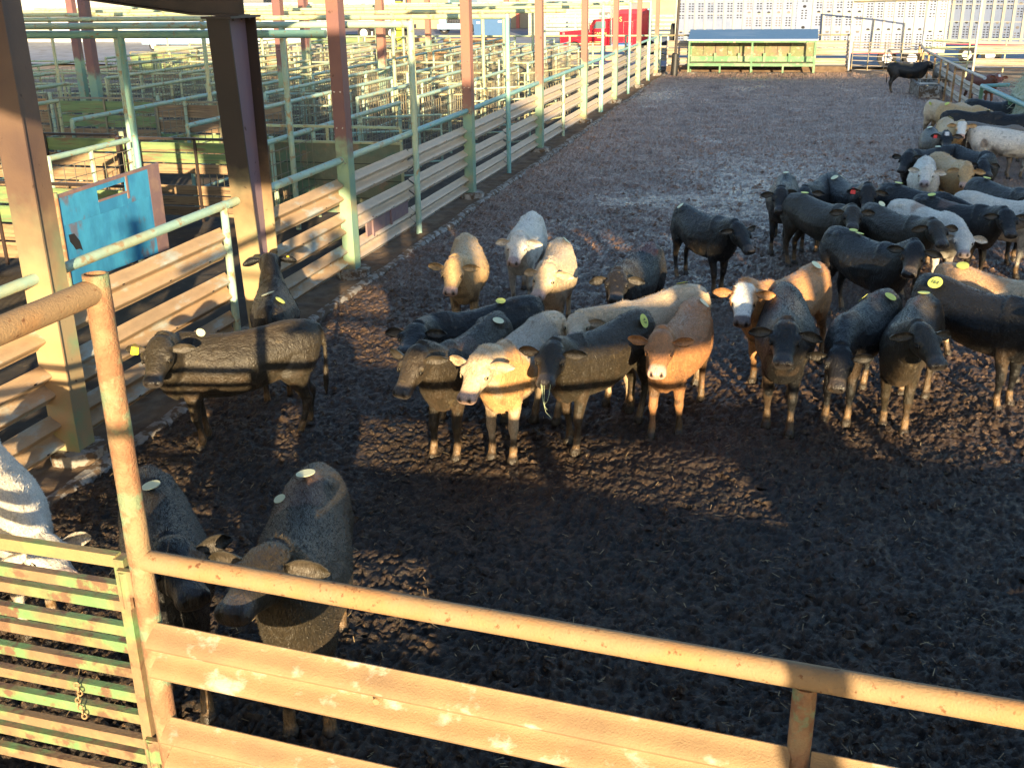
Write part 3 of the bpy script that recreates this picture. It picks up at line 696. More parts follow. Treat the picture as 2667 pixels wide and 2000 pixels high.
# the tapered main-frame column and its rafter
def taper_col(yc):
    xc=XF+.06; xr=xc+.15; H=4.18; dt,db=.66,.40; fw=.30; yr=yc+.16
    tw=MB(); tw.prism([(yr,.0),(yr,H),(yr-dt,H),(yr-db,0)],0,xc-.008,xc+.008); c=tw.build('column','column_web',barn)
    f=MB(); f.box((xc,yr+.012,H/2),(fw,.020,H)); f.build('flange','flange_shade_top',c)
    f=MB(); f.prism([(yr-db-.022,0),(yr-db-.001,0),(yr-dt-.001,H),(yr-dt-.022,H)],0,xc-fw/2,xc+fw/2); f.build('flange','flange_shade_top',c)
    f=MB(); f.box((xc,yr-dt/2,H+.014),(fw+.10,dt+.12,.026))
    for dy in (-.42,-.2,.0): f.tube([(xc+.12,yr-.1+dy,H+.02),(xc+.12,yr-.1+dy,H-.03)],.014,6)
    f.build('cap_plate','barn_steel_dark',c)
    f=MB(); f.box((xc,yc-.05,.02),(.62,.85,.28)); f.build('footing','concrete',c)
    yc=yr-dt/2
    r=MB(); zb=H+.03
    r.prism([(xr+.03,zb),(xr+.03,zb+.95),(xr-8.0,zb+1.75),(xr-8.0,zb+1.10),(xr-2.8,zb+.30),(xr-.62,zb+.02)],1,yc-.008,yc+.008)
    ra=r.build('rafter','barn_steel_dark',barn)
    r=MB(); pts=[(xr+.03,zb),(xr-.62,zb+.02),(xr-2.8,zb+.30),(xr-8.0,zb+1.10)]
    for p,q in zip(pts,pts[1:]): r.bar((p[0],yc,p[1]),(q[0],yc,q[1]),fw,.02)
    pts=[(xr+.03,zb+.95),(xr-8.0,zb+1.75)]
    for p,q in zip(pts,pts[1:]): r.bar((p[0],yc,p[1]),(q[0],yc,q[1]),fw,.02)
    r.box((xr-1.1,yc-.02,zb+.38),(.32,.02,.07),0,(R_(20),'Y')); r.build('flange','barn_steel_dark',ra)
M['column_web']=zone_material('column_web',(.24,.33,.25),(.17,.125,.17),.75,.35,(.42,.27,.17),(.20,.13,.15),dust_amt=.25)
M['flange_shade_top']=zone_material('flange_shade_top',(.40,.27,.14),(.016,.011,.011),1.9,.6,(.33,.28,.15),(.024,.016,.014),dust_amt=.3)  # near-black upper part is shade painted in above the sunlit foot
taper_col(12.62)
# interior columns
for (x,y) in [(-20.5,29),(-15.2,31),(-14.6,38),(-19.5,42),(-13.6,45.5),(-24,52),(-14.5,56),(-26,36),(-18.5,55)]:
    hcol(x,y,.26,.26,-.1,6.,'steel_primer_pink' if (x>-15 or y>45) else 'steel_primer')
# roof of the covered part (its near bays) and eave beams
mb=MB()
mb.prism([(-6.45,5.32),(-6.45,5.36),(-24,8.86),(-24,8.82)],1,-3.,15.5); mb.build('roof','siding_barn',barn)
mb=MB(); mb.box((XF+.05,34,6.10),(.2,56,.26)); mb.box((XF+.05,5.,5.15),(.16,20,.22)); mb.build('eave_beam','barn_steel_dark',barn)

# ------------------------------------------------------------ guardrail fence along the pen
fl=thing('guardrail_fence','long fence of three dented guardrail beams under a green pipe, along the columns','fence',(XF,13,0))
edges=[1.4,8.4,11.95,12.86,15.8,19.05,22.8,26.2,29.85,33.3,36.75,40.1,43.5,47,50.4,53.9,57.3,59.4]
for i,(a,b) in enumerate(zip(edges,edges[1:])):
    if a==11.95:
        r=MB(); r.long_tube((XF-.02,a,1.95),(XF-.02,b,1.95),.055,12); r.build('top_rail','green_pipe',fl,smooth=True); continue
    mb=MB(); x=XF+.0
    m_='guardrail_side' if b<46 else 'guardrail_far'
    for zc in (1.43,.89,.34):
        dz=rng.uniform(-.02,.02); q=MB()
        q.wbeam((XF-.12,a+.02,zc+dz),(XF-.12,b-.02,zc+dz+rng.uniform(-.02,.02)),1,h=.41,d=.11,seg=.3,dent=.016 if b<30 else .008)
        g=q.build('guardrail_beam','guardrail_left' if b<16 else m_,fl,smooth=True)
        if b<24:
            for yy in np.arange(a+.3,b-.1,.9):
                q=MB(); q.box((XF-.008,yy,zc+dz+rng.choice((-.1,.1))),(.004,.035,.014)); q.build('bolt_slot','hole_dark',g)
    r=MB(); r.long_tube((XF-.02,a,1.95),(XF-.02,b,1.95+rng.uniform(-.01,.01)),.055,12); r.build('top_rail','green_pipe' if b<20 else 'blue_green_pipe',fl,smooth=True)
for y in (11.9,33.3,40.1,53.9,59.2,1.4,4.9):
    r=MB(); r.tube([(XF-.02,y,-.1),(XF-.02,y,1.95)],.05,12); r.build('post','green_pipe',fl,smooth=True)
# old board patch behind the lower beam
r=MB(); r.box((XF-.06,17.7,.62),(.03,2.1,.26)); r.box((XF-.03,17.8,.62),(.03,.06,.30)); r.box((XF-.03,16.9,.62),(.03,.06,.36)); r.build('board','primer_sheet',fl)
# overhead pipe frames across the pens
fid=0
frames=[(15.62,-22,-6.9,3.86,(-10.45,-16.6),False,'blue_green_pipe','lowest blue-green overhead pipe, ending at the purple column'),
 (19.05,-30,-6.75,3.88,(-12.85,-9.3,-19.6),True,'green_pipe','overhead pipe frame whose corner leg stands beside the grey board patch'),
 (26.1,-30,-6.75,3.82,(-9.2,-15.,-21.),True,'olive_pipe','overhead pipe frame with its leg in the fence past the fourth column'),
 (33.3,-32,-6.75,3.78,(-9.4,-12.4,-18.8,-25),False,'olive_pipe','yellowish overhead pipe frame in the middle of the pens'),
 (40.1,-34,-6.75,3.76,(-10.5,-15.6,-22),True,'olive_pipe','overhead pipe frame reaching over the far mesh pens'),
 (47.,-36,-6.75,3.74,(-11,-17,-24),True,'olive_pipe','overhead pipe frame crossing in front of the red truck cab'),
 (53.9,-36,-6.75,3.72,(-12,-20,-28),True,'green_pipe','farthest overhead pipe frame, before the street')]
for y,x0,x1,z,legs,corner,mt,lb in frames:
    t=thing('overhead_pipe_frame',lb,'pipe frame',((x0+x1)/2,y,0),'overhead pipe frames over the pens')
    r=MB(); r.long_tube((x0,y,z),(x1,y,z),.062,12,seg=1.); r.build('crossbar',mt,t,smooth=True)
    for x in legs:
        r=MB(); r.tube([(x,y,0),(x,y,z)],.055,12); r.build('leg',mt,t,smooth=True)
    if corner:
        r=MB(); r.tube([(x1,y,0),(x1,y,z+.06)],.058,12); r.build('leg',mt if y<20 else 'blue_green_pipe',t,smooth=True)

# ------------------------------------------------------------ inner pens: mesh panels, boarded gates
def mesh_panel(mb,a,b,z0,z1,nz_=8,step=.16,r=.007):
    a=Vector(a);b=Vector(b);L=(b-a).length
    for k in range(nz_):
        z=z0+(z1-z0)*(k/(nz_-1))**1.15; mb.bar((a.x,a.y,z),(b.x,b.y,z),r*2,r*2)
    for k in range(int(L/step)+1):
        p=a.lerp(b,k*step/L); mb.bar((p.x,p.y,z0),(p.x,p.y,z1),r*2,r*2)
lines=[(-9.45,[(3.,8.9),(17.8,25.6),(27,38),(39.5,52)],'green_pipe','nearest'),(-12.4,[(5,13.),(15.9,18.3),(20.5,33),(34.5,47),(48,58)],'green_pipe','second'),
 (-15.6,[(6,18.6),(21,33.),(34,46),(47,60)],'green_pipe','third'),(-18.9,[(8,25),(28,41),(43,60)],'olive_pipe','fourth'),(-22.2,[(9,30),(32,46),(47,62)],'olive_pipe','fifth'),(-25.6,[(16,34),(36,60)],'olive_pipe','sixth'),(-29,[(20,40),(42,60)],'olive_pipe','farthest'),(-10.95,[(26.5,37),(41,55)],'green_pipe','extra'),(-14.1,[(27.5,40),(44,56)],'green_pipe','inner'),(-17.3,[(30,44),(46,58)],'olive_pipe','sunlit'),(-20.6,[(34,52)],'olive_pipe','lone')]
for x,segs,mt,wh in lines:
    for si,(a,b) in enumerate(segs):
        lb='%s mesh pen fence back from the yard, its %s run'%(wh,('near','middle','far','farthest','last')[si])
        if x==-9.45: lb=['pipe and mesh pen fence behind the nearest column on the left','green mesh pen fence just behind the green sheet panel','mesh pen fence running behind the fourth and fifth columns','yellow-green mesh pen fence close behind the far guardrails'][si]
        t=thing('mesh_pen_fence',lb,'pen fence',(x,(a+b)/2,0),'pipe and mesh fences of the inner pens')
        r=MB(); r.long_tube((x,a,1.80),(x,b,1.80),.052,10,seg=1.5); r.build('top_rail',mt,t,smooth=True)
        n=max(2,int((b-a)/2.4))
        for k in range(n+1):
            r=MB(); y=a+(b-a)*k/n; r.tube([(x,y,-.1),(x,y,1.8)],.045,8); r.build('post',mt,t,smooth=True)
        r=MB(); mesh_panel(r,(x+.05,a,0),(x+.05,b,0),.15,1.62,8,.20 if a>25 else .30,.008 if a>25 else .006); r.build('mesh','wire',t)
        r=MB(); r.long_tube((x-.03,a,.9),(x-.03,b,.9),.035,8,seg=2); r.long_tube((x-.03,a,.42),(x-.03,b,.42),.035,8,seg=2); r.build('lower_rail',mt,t,smooth=True)
def board_gate(x0,x1,y,z1,label,cols,group='boarded pen gates',y1=None,broken=None,mesh=False):
    y1=y if y1 is None else y1
    t=thing('boarded_gate',label,'gate',((x0+x1)/2,(y+y1)/2,0),group)
    a=Vector((x0,y,0));b=Vector((x1,y1,0)); n=len(cols); h=(z1-.2)/n
    d=(b-a).normalized(); nn=Vector((d.y,-d.x,0))
    for k,cm in enumerate(cols):
        if cm is None: continue
        z=z1-.06-h*(k+.5); e=b if broken!=k else a.lerp(b,.82)
        r=MB(); r.bar(a+Vector((0,0,z+rng.uniform(-.01,.01))),e+Vector((0,0,z+rng.uniform(-.01,.01))),.035,h*.86); r.build('board',cm,t)
    r=MB()
    for q in (a,b,a.lerp(b,.5)): 
        p=q+nn*.04; r.bar((p.x,p.y,.05),(p.x,p.y,z1),.055,.03)
    p=a+nn*.03;q=b+nn*.03; r.bar((p.x,p.y,z1),(q.x,q.y,z1),.05,.05); r.build('frame','barn_steel_dark' if y<24 else 'wire',t)
    r=MB(); r.tube([(x1+.10,y1,-.1),(x1+.10,y1,z1+.08)],.05,8); r.build('hinge_post','green_pipe',t,smooth=True)
    return t
G,T_,O_='wood_green','wood_tan','wood_orange'
board_gate(-16.9,-13.45,19.5,1.72,'boarded gate with green top plank, directly left of the dark double post',[G,T_,T_,T_,T_])
board_gate(-13.05,-9.9,19.2,1.72,'boarded gate with broken second plank, behind the blue sheet panel',[G,G,T_,None,T_,T_,T_],broken=1)
board_gate(-15.6,-10.5,15.25,1.50,'low boarded gate striped green, reaching behind the top of the blue sheet panel',[G,G,T_,T_])
board_gate(-20.2,-17.0,26.6,1.72,'dark green boarded gate in the second row, left of the slanting pipe leg',[G,G,T_,T_])
board_gate(-16.5,-12.8,25.9,1.72,'brown boarded gate in the second row, half hidden by the big tapered column',[T_,T_,G,T_])
board_gate(-24.5,-20.9,27.2,1.72,'reddish boarded gate in the second row at the left edge',[O_,T_,T_,T_])
# dark double post between the gates
t=thing('dark_gate_post','thick dark double post between the two nearest boarded gates','post',(-13.25,19.3,0)); r=MB(); r.box((-13.3,19.3,.85),(.09,.12,1.75)); r.build('upright','barn_steel_dark',t); r=MB(); r.box((-13.16,19.32,.85),(.07,.1,1.72)); r.build('upright','wood_green',t)
for (x0,x1,y,cols,lb) in [(-31,-27.,67,[G,G,None],'green boarded gate at the far end of the pens, nearest the street'),(-26.6,-22.,66.5,[O_,O_,O_],'wide orange boarded gate at the far end of the pens'),(-21.2,-17.2,66,[O_,O_],'short orange boarded gate at the far end, right of the wide one'),(-27,-23,48,[T_,G,T_],'tan boarded gate deep in the sunlit pens'),(-33,-29.2,50,[G,G,T_],'green boarded gate at the far left of the sunlit pens'),(-20,-16.5,52,[O_,T_,T_],'orange and tan boarded gate in front of the far wide one')]:
    board_gate(x0,x1,y,1.6,lb,cols,'boarded gates at the far end of the pens')
# solid sheet gate with open frame on top
t=thing('sheet_gate','large dull green sheet gate between the tapered column and the purple column','gate',(-9.1,20.3,0))
r=MB(); r.box((-9.1,20.35,.82),(3.15,.03,1.44)); sh=r.build('sheet','olive_sheet',t)
r=MB()
for z in (.42,.78,1.13): r.box((-9.1,20.330,z),(3.15,.004,.012))
r.build('seam','hole_dark',sh)
r=MB(); r.bar((-10.7,20.32,1.87),(-7.5,20.32,1.87),.05,.05); r.bar((-10.7,20.32,1.56),(-7.5,20.32,1.56),.05,.05)
for x in (-10.7,-9.1,-7.5): r.bar((x,20.32,1.585),(x,20.32,1.845),.05,.05)
for x in (-10.7,-7.5): r.bar((x,20.32,.08),(x,20.32,1.535),.05,.05)
r.build('frame','olive_pipe',t)
t=thing('rusty_gate_post','rusty flat post hinging the dull green sheet gate','post',(-10.85,20.3,0)); r=MB(); r.box((-10.87,20.3,.9),(.14,.03,1.9)); r.build('upright','barn_steel_dark',t); r=MB();r.tube([(-10.78,20.28,.1),(-10.78,20.28,1.8)],.025,8); r.build('hinge_rod','rusty_pipe',t)
# blue sheet panel
bx=-10.15; t=thing('blue_sheet_gate','bright blue steel sheet gate with a hand slot and torn hole, behind the guardrails','gate',(bx,14.3,0))
y0,y1,zb_,zt_=13.03,15.72,.36,1.72
def bz(y,z): return z+(y-y0)*.030
for P in ([(y0+.04,zb_+.06),(y1-.34,zb_),(y1-.34,1.323),(y0+1.70,1.323),(y0+1.70,1.303),(y0+.04,1.303)],[(y0+.04,1.3045),(y0+.95,1.3045),(y0+.95,bz(y0+.95,zt_)),(y0+.04,zt_)],[(y0+.954,1.3045),(y0+1.70,1.3045),(y0+1.70,1.51),(y0+.954,1.50)],[(y0+1.704,1.3245),(y1-.34,1.3245),(y1-.34,bz(y1,zt_-.02)),(y0+1.704,bz(y0+1.7,zt_-.01))]):
    me_=MB(); me_.prism(P,0,bx-.012,bx+.012); sh=me_.build('sheet','blue_sheet',t)
r=MB(); r.prism([(y0+.954,1.66),(y0+1.70,1.675),(y0+1.70,bz(y0+1.7,zt_)),(y0+.954,bz(y0+.95,zt_))],0,bx-.011,bx+.011); r.build('sheet','blue_sheet',t)
r=MB(); r.bar((bx,y0+.04,zt_+.02),(bx,y1,bz(y1,zt_)),.035,.05); r.bar((bx+.004,y0+.95,1.50),(bx+.004,y0+1.74,1.51),.03,.03); r.bar((bx+.004,y0+1.735,1.40),(bx+.004,y0+1.735,1.76),.035,.05); r.build('slot_rim','primer_sheet',t)
r=MB(); r.prism([(y1-.335,zb_),(y1,zb_-.02),(y1,bz(y1,zt_)),(y1-.335,bz(y1,zt_-.01))],0,bx-.013,bx+.013); r.build('primer_strip','primer_sheet',t)
r=MB(); r.tube([(bx,y0,.05),(bx,y0,1.80)],.035,10); r.bar((bx+.0,y0,.33),(bx+.0,y1,.31),.04,.04); r.build('frame','rusty_pipe',t)
r=MB(); pts=[(y0+.13,1.16),(y0+.26,1.15),(y0+.36,1.02),(y0+.40,.86),(y0+.34,.90),(y0+.24,.91),(y0+.20,.98),(y0+.14,1.05)]
r.prism(pts,0,bx+.0135,bx+.0150); r.build('torn_hole','hole_dark',t)
# two small mesh gates standing in the pens behind the fence
def mesh_gate(x0,x1,y0,y1,z1,label,mt='green_pipe'):
    t=thing('mesh_gate',label,'gate',((x0+x1)/2,(y0+y1)/2,0),'small mesh gates in the pens')
    r=MB()
    r.tube([(x0,y0,.1),(x0,y0,z1)],.028,8); r.tube([(x1,y1,.1),(x1,y1,z1)],.028,8)
    for z in (z1,z1-.35,.62,.42,.1): r.tube([(x0,y0,z),(x1,y1,z)],.026,8)
    r.build('frame',mt,t,smooth=True)
    r=MB(); mesh_panel(r,(x0,y0,0),(x1,y1,0),.15,z1-.05,7,.17,.006); r.build('mesh','wire',t)
mesh_gate(-10.3,-8.3,24.3,25.4,1.55,'light green mesh gate right of the sheet gate, between the second pipe frame legs')
mesh_gate(-9.0,-7.5,30.5,31.6,1.7,'mesh gate behind the guardrails between the fourth and fifth columns')
mesh_gate(-8.6,-7.4,35.5,39.0,1.75,'mesh gate angled beside the fifth column','olive_pipe')
mesh_gate(-12.3,-9.6,33.2,33.6,1.6,'mesh gate across the alley under the yellowish pipe frame','olive_pipe')
mesh_gate(-18.8,-15.8,34,34.3,1.6,'mesh gate deep in the pens left of the purple column','olive_pipe')
mesh_gate(-15.5,-12.5,29.6,29.8,1.6,'mesh gate in the third alley behind the brown boarded gate','green_pipe')
# cross fences of plain pipes deep in the pens
for k,(x0,x1,y,lb) in enumerate([(-34,-9.6,43,'plain pipe cross fence at mid depth of the sunlit pens'),(-34,-9.6,57.5,'plain pipe cross fence near the street end of the pens'),(-34,-16,36.5,'plain pipe cross fence left of the mesh gates')]):
    t=thing('pipe_cross_fence',lb,'pen fence',((x0+x1)/2,y,0),'pipe cross fences')
    for z in (1.6,1.2,.85,.5):
        r=MB(); r.long_tube((x0,y,z),(x1,y,z),.04,8,seg=3); r.build('rail','olive_pipe',t,smooth=True)
    for x in np.arange(x0,x1+.1,3.4):
        r=MB(); r.tube([(x,y,-.1),(x,y,1.65)],.05,8); r.build('post','olive_pipe',t,smooth=True)
# yellow column and street fence
t=thing('yellow_column','bright yellow painted column standing at the street end of the pens','column',(-22.6,62,0)); r=MB(); r.box((-22.6,62,2.4),(.36,.36,4.9)); r.build('shaft','yellow_paint',t); r=MB(); r.box((-22.15,62.1,2.4),(.10,.1,4.9)); r.build('conduit','roof_dark',t); r=MB(); r.box((-22.6,62,4.0),(.40,.40,.5)); r.build('band','roof_dark',t)
t=thing('street_fence','low guardrail and pipe fence between the pens and the street','fence',(-18,63.2,0))
for z in (1.05,.55): r=MB(); r.wbeam((-40,63.2,z),(-6.6,63.2,z),-1,h=.34,seg=2.); r.build('guardrail_beam','guardrail_far',t,smooth=True)
r=MB(); r.long_tube((-40,63.3,1.75),(-6.6,63.3,1.75),.05,8,seg=4); r.build('top_rail','olive_pipe',t,smooth=True)
for x in np.arange(-39,-6,3.3): r=MB(); r.tube([(x,63.3,-.1),(x,63.3,1.75)],.06,8); r.build('post','olive_pipe',t,smooth=True)

# ------------------------------------------------------------ foreground fence, corner post and gate
a=Vector((-2.85,3.83,0)); b=Vector((1.02,3.56,0)); D=(b-a).normalized()
def fp(t,z): q=a+D*t; return (q.x,q.y,z)
ff=thing('front_pen_fence','dusty pen fence across the foreground, thick pipe over wide guardrail beams','fence',(a.x,a.y,0))
r=MB(); r.long_tube(fp(.03,1.95),fp(6.5,1.95),.052,20,seg=.12,wob=.012); r.build('top_rail','dusty_pipe',ff,smooth=True)
tm=3.10
for zc in (1.45,.89,.33):
    for (t0,t1) in ((.04,tm-.03),(tm+.05,6.5)):
        q=MB(); n_=Vector((D.y,-D.x,0)); A=Vector(fp(t0,zc))+n_*.02; B=Vector(fp(t1,zc))+n_*.02
        q.wbeam(A,B,1,h=.33,d=.095,seg=.12,dent=.003); g=q.build('guardrail_beam','guardrail_dusty',ff,smooth=True)
        for s_ in np.arange(.5 if t0>1 else 1.2,t1-t0,2.1):
            q=MB(); c=A+D*s_+n_*(.012); q.tube([c+n_*.0,c+n_*.03],[.022,.016],10); q.build('bolt','dusty_pipe',g)
r=MB(); r.tube([fp(tm,-.2),fp(tm,.6),fp(tm,1.3),fp(tm,1.91)],.048,16,wob=.02); r.build('post','rusty_pipe',ff,smooth=True)
cp=thing('corner_pipe_post','tall rusty pipe post at the front corner, a thick pipe arm at its open top','pipe post',(a.x,a.y,0))
r=MB(); n=20; pts=[(a.x,a.y,z) for z in np.linspace(-.2,3.36,46)]; r.tube(pts,.056,n,cap=False,wob=.03)
# open rim with inner wall
r.tube([(a.x,a.y,3.36),(a.x,a.y,3.362)],[.056,.046],n,cap=False); r.tube([(a.x,a.y,3.362),(a.x,a.y,3.20),(a.x,a.y,3.10)],[.046,.046,.01],n,cap=False)
r.build('shaft','rusty_pipe',cp,smooth=True)
r=MB(); r.long_tube((a.x-.01,a.y-.03,3.285),(a.x-.10,1.2,3.285),.056,20,seg=.1,wob=.012); r.build('arm','dusty_pipe',cp,smooth=True)
# gate
M['gate_top']=material('gate_top',(.28,.21,.10),.7,0,(.18,.26,.10),.35,3.,bump=.4,bscale=60)
gt=thing('green_pipe_gate','green and rust-brown barred gate in the bottom left corner, hinged on the corner post','gate',(-2.98,3.85,0))
gd=Vector((-1,.035,0)).normalized(); g0=Vector((-2.985,3.85,0))
zs=[1.92,1.76,1.665,1.52,1.42,1.27,1.12,.985,.83,.73,.58]
for z in zs:
    q=g0+Vector((0,0,z)); e=g0+gd*3.2+Vector((0,0,z)); r=MB(); w=.066 if z>1.9 else .058
    r.bar(q,e,.045,w); r.build('bar','gate_paint' if z not in (1.92,) else 'gate_top',gt)

for o_ in (Vector((.02,0,0)),gd*3.2): r=MB(); r.bar(g0+o_+Vector((0,0,.3)),g0+o_+Vector((0,0,1.94)),.055,.07); r.build('stile','gate_paint',gt)
for z in (1.80,.80):
    r=MB(); r.tube([(-2.93,3.80,z-.11),(-2.93,3.80,z+.09)],.026,10); r.bar((-2.96,3.80,z+.03),(-2.86,3.80,z+.03),.03,.14); r.build('hinge','gate_paint',gt)
# chain hanging from the gate
ch=thing('gate_chain','short rusty chain hanging over the lower bars of the green gate','chain',(-3.32,3.80,0))
def link_pts(c,ang,L=.032,W=.012):
    o=[]
    for k in range(13):
        t=k/12*2*math.pi; x=math.cos(t)*W; z=math.sin(t)*L*.5
        o.append((c[0]+x*math.cos(ang),c[1]+x*math.sin(ang),c[2]+z))
    return o
r=MB()
for k in range(9): r.tube(link_pts((-3.32+.012*math.sin(k),3.795,1.17-k*.024),k*math.pi/2+.4),.004,6,cap=False)
r.build('links','chain',ch)

# ------------------------------------------------------------ far end of the pen
fe=thing('far_guardrail_fence','pale guardrail fence closing the far end of the pen behind the feed bunk','fence',(-2,60.6,0))
for z in (1.42,1.02,.52):
    for x0,x1 in ((-6.6,-3.3),(-3.25,-.1),(-.05,2.95)):
        r=MB(); r.wbeam((x0,60.7,z),(x1,60.7,z),1,h=.36,seg=1.); r.build('guardrail_beam','guardrail_far',fe,smooth=True)
r=MB(); r.long_tube((-6.6,60.7,1.88),(3.0,60.7,1.88),.04,8,seg=2); r.build('top_rail','wire',fe,smooth=True)
for x in (-6.6,-5.2,-1.8,1.2,2.9): r=MB(); r.tube([(x,60.78,-.1),(x,60.78,1.88)],.05,8); r.build('post','guardrail_far',fe,smooth=True)
r=MB(); r.prism([(60.3,0),(60.6,.28),(61.2,.30),(61.2,0)],0,-6.6,3.2); r.build('dirt_bank','mud_dry',fe)
# feed bunk
fb=thing('feed_bunk','long green feed bunk with a blue roof standing at the far end of the pen','feed bunk',(-2,59.5,0))
x0,x1,yf,yb=-5.25,1.22,58.9,60.15
for x in (x0,-1.98,x1):
    for y in (yf,yb): r=MB(); r.bar((x,y,-.1),(x,y,1.66 if y==yf else 2.08),.09,.09); r.build('post','feeder_green',fb)
r=MB(); r.bar((x0,yf,1.64),(x1,yf,1.64),.08,.11); r.bar((x0,yf,.47),(x1,yf,.47),.07,.15); r.bar((x0,yb,.47),(x1,yb,.47),.07,.15); r.build('rail','feeder_green',fb)
for x in (-3.6,-.35): r=MB(); r.bar((x,yf+.02,-.05),(x,yf+.02,.40),.09,.09); r.build('leg','feeder_green',fb)
r=MB(); r.box(((x0+x1)/2,yb+.02,1.35),(x1-x0,.03,1.14)); r.build('back_panel','feeder_back',fb)
r=MB(); r.box(((x0+x1)/2,yb-.10,.66),(x1-x0,.04,.34)); r.build('back_board','feeder_green',fb)
r=MB(); r.prism([(yf+.05,.50),(yb-.12,.52),(yb-.12,.56),(yf+.05,.54)],0,x0+.05,x1-.05); r.build('trough','feeder_back',fb)
for x in (-3.95,-2.68,-1.36,-.05): 
    r=MB(); r.box((x,yb-.16,.75),(.14,.06,.50)); r.build('bracket','feeder_green',fb)
    r=MB(); r.box((x,yb-.01,1.30),(.035,.02,.66)); r.build('batten','barn_steel_dark',fb)
for x in (-4.6,-3.3,-.7): r=MB(); r.box((x,yb-.01,1.15),(.02,.02,.5)); r.build('batten','barn_steel_dark',fb)
r=MB(); r.prism([(yf-.12,1.72),(yf-.12,1.76),(yb-.05,2.20),(yb+.25,2.16),(yb+.25,2.12),(yb-.05,2.16)],0,x0-.08,x1+.08); r.build('roof','feeder_roof',fb)
r=MB(); r.box(((x0+x1)/2,yf-.13,1.72),(x1-x0+.2,.03,.06)); r.build('fascia','white_paint',fb)
r=MB(); r.box(((x0+x1)/2,yf-.05,.02),(x1-x0+.3,.5,.10)); r.build('concrete_pad','concrete',fb)
# pole with black sleeve
t=thing('dark_pole','slim dark pole with a thick black sleeve around its foot, left of the feed bunk','pole',(-5.80,56.9,0))
r=MB(); r.tube([(-5.80,56.9,0),(-5.62,56.9,5.8)],.07,12); r.build('shaft','dark_pole',t,smooth=True)
r=MB(); r.tube([(-5.80,56.9,-.05),(-5.795,56.9,.12),(-5.765,56.9,1.13),(-5.76,56.9,1.16)],[.20,.185,.175,.13],14); r.build('sleeve','black_sleeve',t,smooth=True)
# pipe gate with tall frame
t=thing('tall_gate_frame','tall thin pipe frame arching over the far right gate','gate frame',(4.7,60,0))
for p,q in (((3.02,60.4,-.1),(2.95,60.4,3.55)),((6.35,58.6,-.1),(6.45,58.6,3.62)),((8.66,57.1,-.1),(8.66,57.1,3.7))):
    r=MB(); r.tube([p,q],.055,8); r.build('post','guardrail_far',t,smooth=True)
for p,q in (((2.95,60.4,3.52),(6.45,58.6,3.6)),((6.45,58.6,3.6),(8.66,57.1,3.66))): r=MB(); r.tube([p,q],.045,8); r.build('crossbar','wire',t,smooth=True)
t=thing('pipe_gate','grey barred gate with crossing tubes at the far right corner of the pen','gate',(4.7,59.5,0))
A=Vector((3.15,60.3,0));B=Vector((6.25,58.7,0))
for z in (1.52,1.38,1.24,1.05,.85,.62,.38,.16): r=MB(); r.tube([A+Vector((0,0,z)),B+Vector((0,0,z))],.026,8); r.build('bar','guardrail_far',t,smooth=True)
for s_ in (0,.25,.5,.75,1): q=A.lerp(B,s_); r=MB(); r.tube([(q.x,q.y-.04,.12),(q.x,q.y-.04,1.56)],.026,8); r.build('upright','wire',t,smooth=True)
# right fence
rf=thing('right_pen_fence','bluish guardrail fence along the right side of the pen, leading to the trough','fence',(6.,46,0))
pf=[(6.3,58.4),(5.98,53.6),(6.02,49.5),(6.05,45.6),(6.1,41.8),(6.2,38.2)]
for p,q in zip(pf,pf[1:]):
    r=MB(); r.tube([(*p,1.50),(*q,1.50)],.055,10); r.build('top_rail','guardrail_far',rf,smooth=True)
    for z in (.98,.42): r=MB(); r.wbeam((p[0]+.07,p[1],z),(q[0]+.07,q[1],z),1,h=.34,seg=1.); r.build('guardrail_beam','guardrail_far',rf,smooth=True)
    for s_ in (0,.5): x=p[0]+(q[0]-p[0])*s_;y=p[1]+(q[1]-p[1])*s_; r=MB(); r.bar((x-.06,y,-.1),(x-.06,y,1.5),.07,.07); r.build('post','wood_orange',rf)
# trough
t=thing('concrete_trough','low concrete water trough by the far right fence, beside the lone black calf','trough',(5.55,47.8,0))
r=MB(); X0,X1,Y0,Y1,Zt=5.10,5.95,46.2,49.9,.55
for c,d in (((X0+.06,(Y0+Y1)/2,Zt/2),(.12,Y1-Y0,Zt)),((X1-.06,(Y0+Y1)/2,Zt/2),(.12,Y1-Y0,Zt)),(((X0+X1)/2,Y0+.06,Zt/2-.001),(X1-X0-.24,.12,Zt)),(((X0+X1)/2,Y1-.06,Zt/2-.001),(X1-X0-.24,.12,Zt))): r.box(c,d)
r.build('basin','concrete',t)
r=MB(); r.box(((X0+X1)/2,(Y0+Y1)/2,.40),(X1-X0-.24,Y1-Y0-.24,.02)); r.build('water','glass',t)
r=MB(); r.box(((X0+X1)/2,Y0+1.0,Zt+.02),(.7,.6,.03)); r.tube([(X0+.1,Y0+.7,Zt),(X0+.1,Y0+.7,Zt+.22),(X1+.2,Y0+1.,Zt+.22)],.015,6); r.build('float_cover','guardrail_far',t)
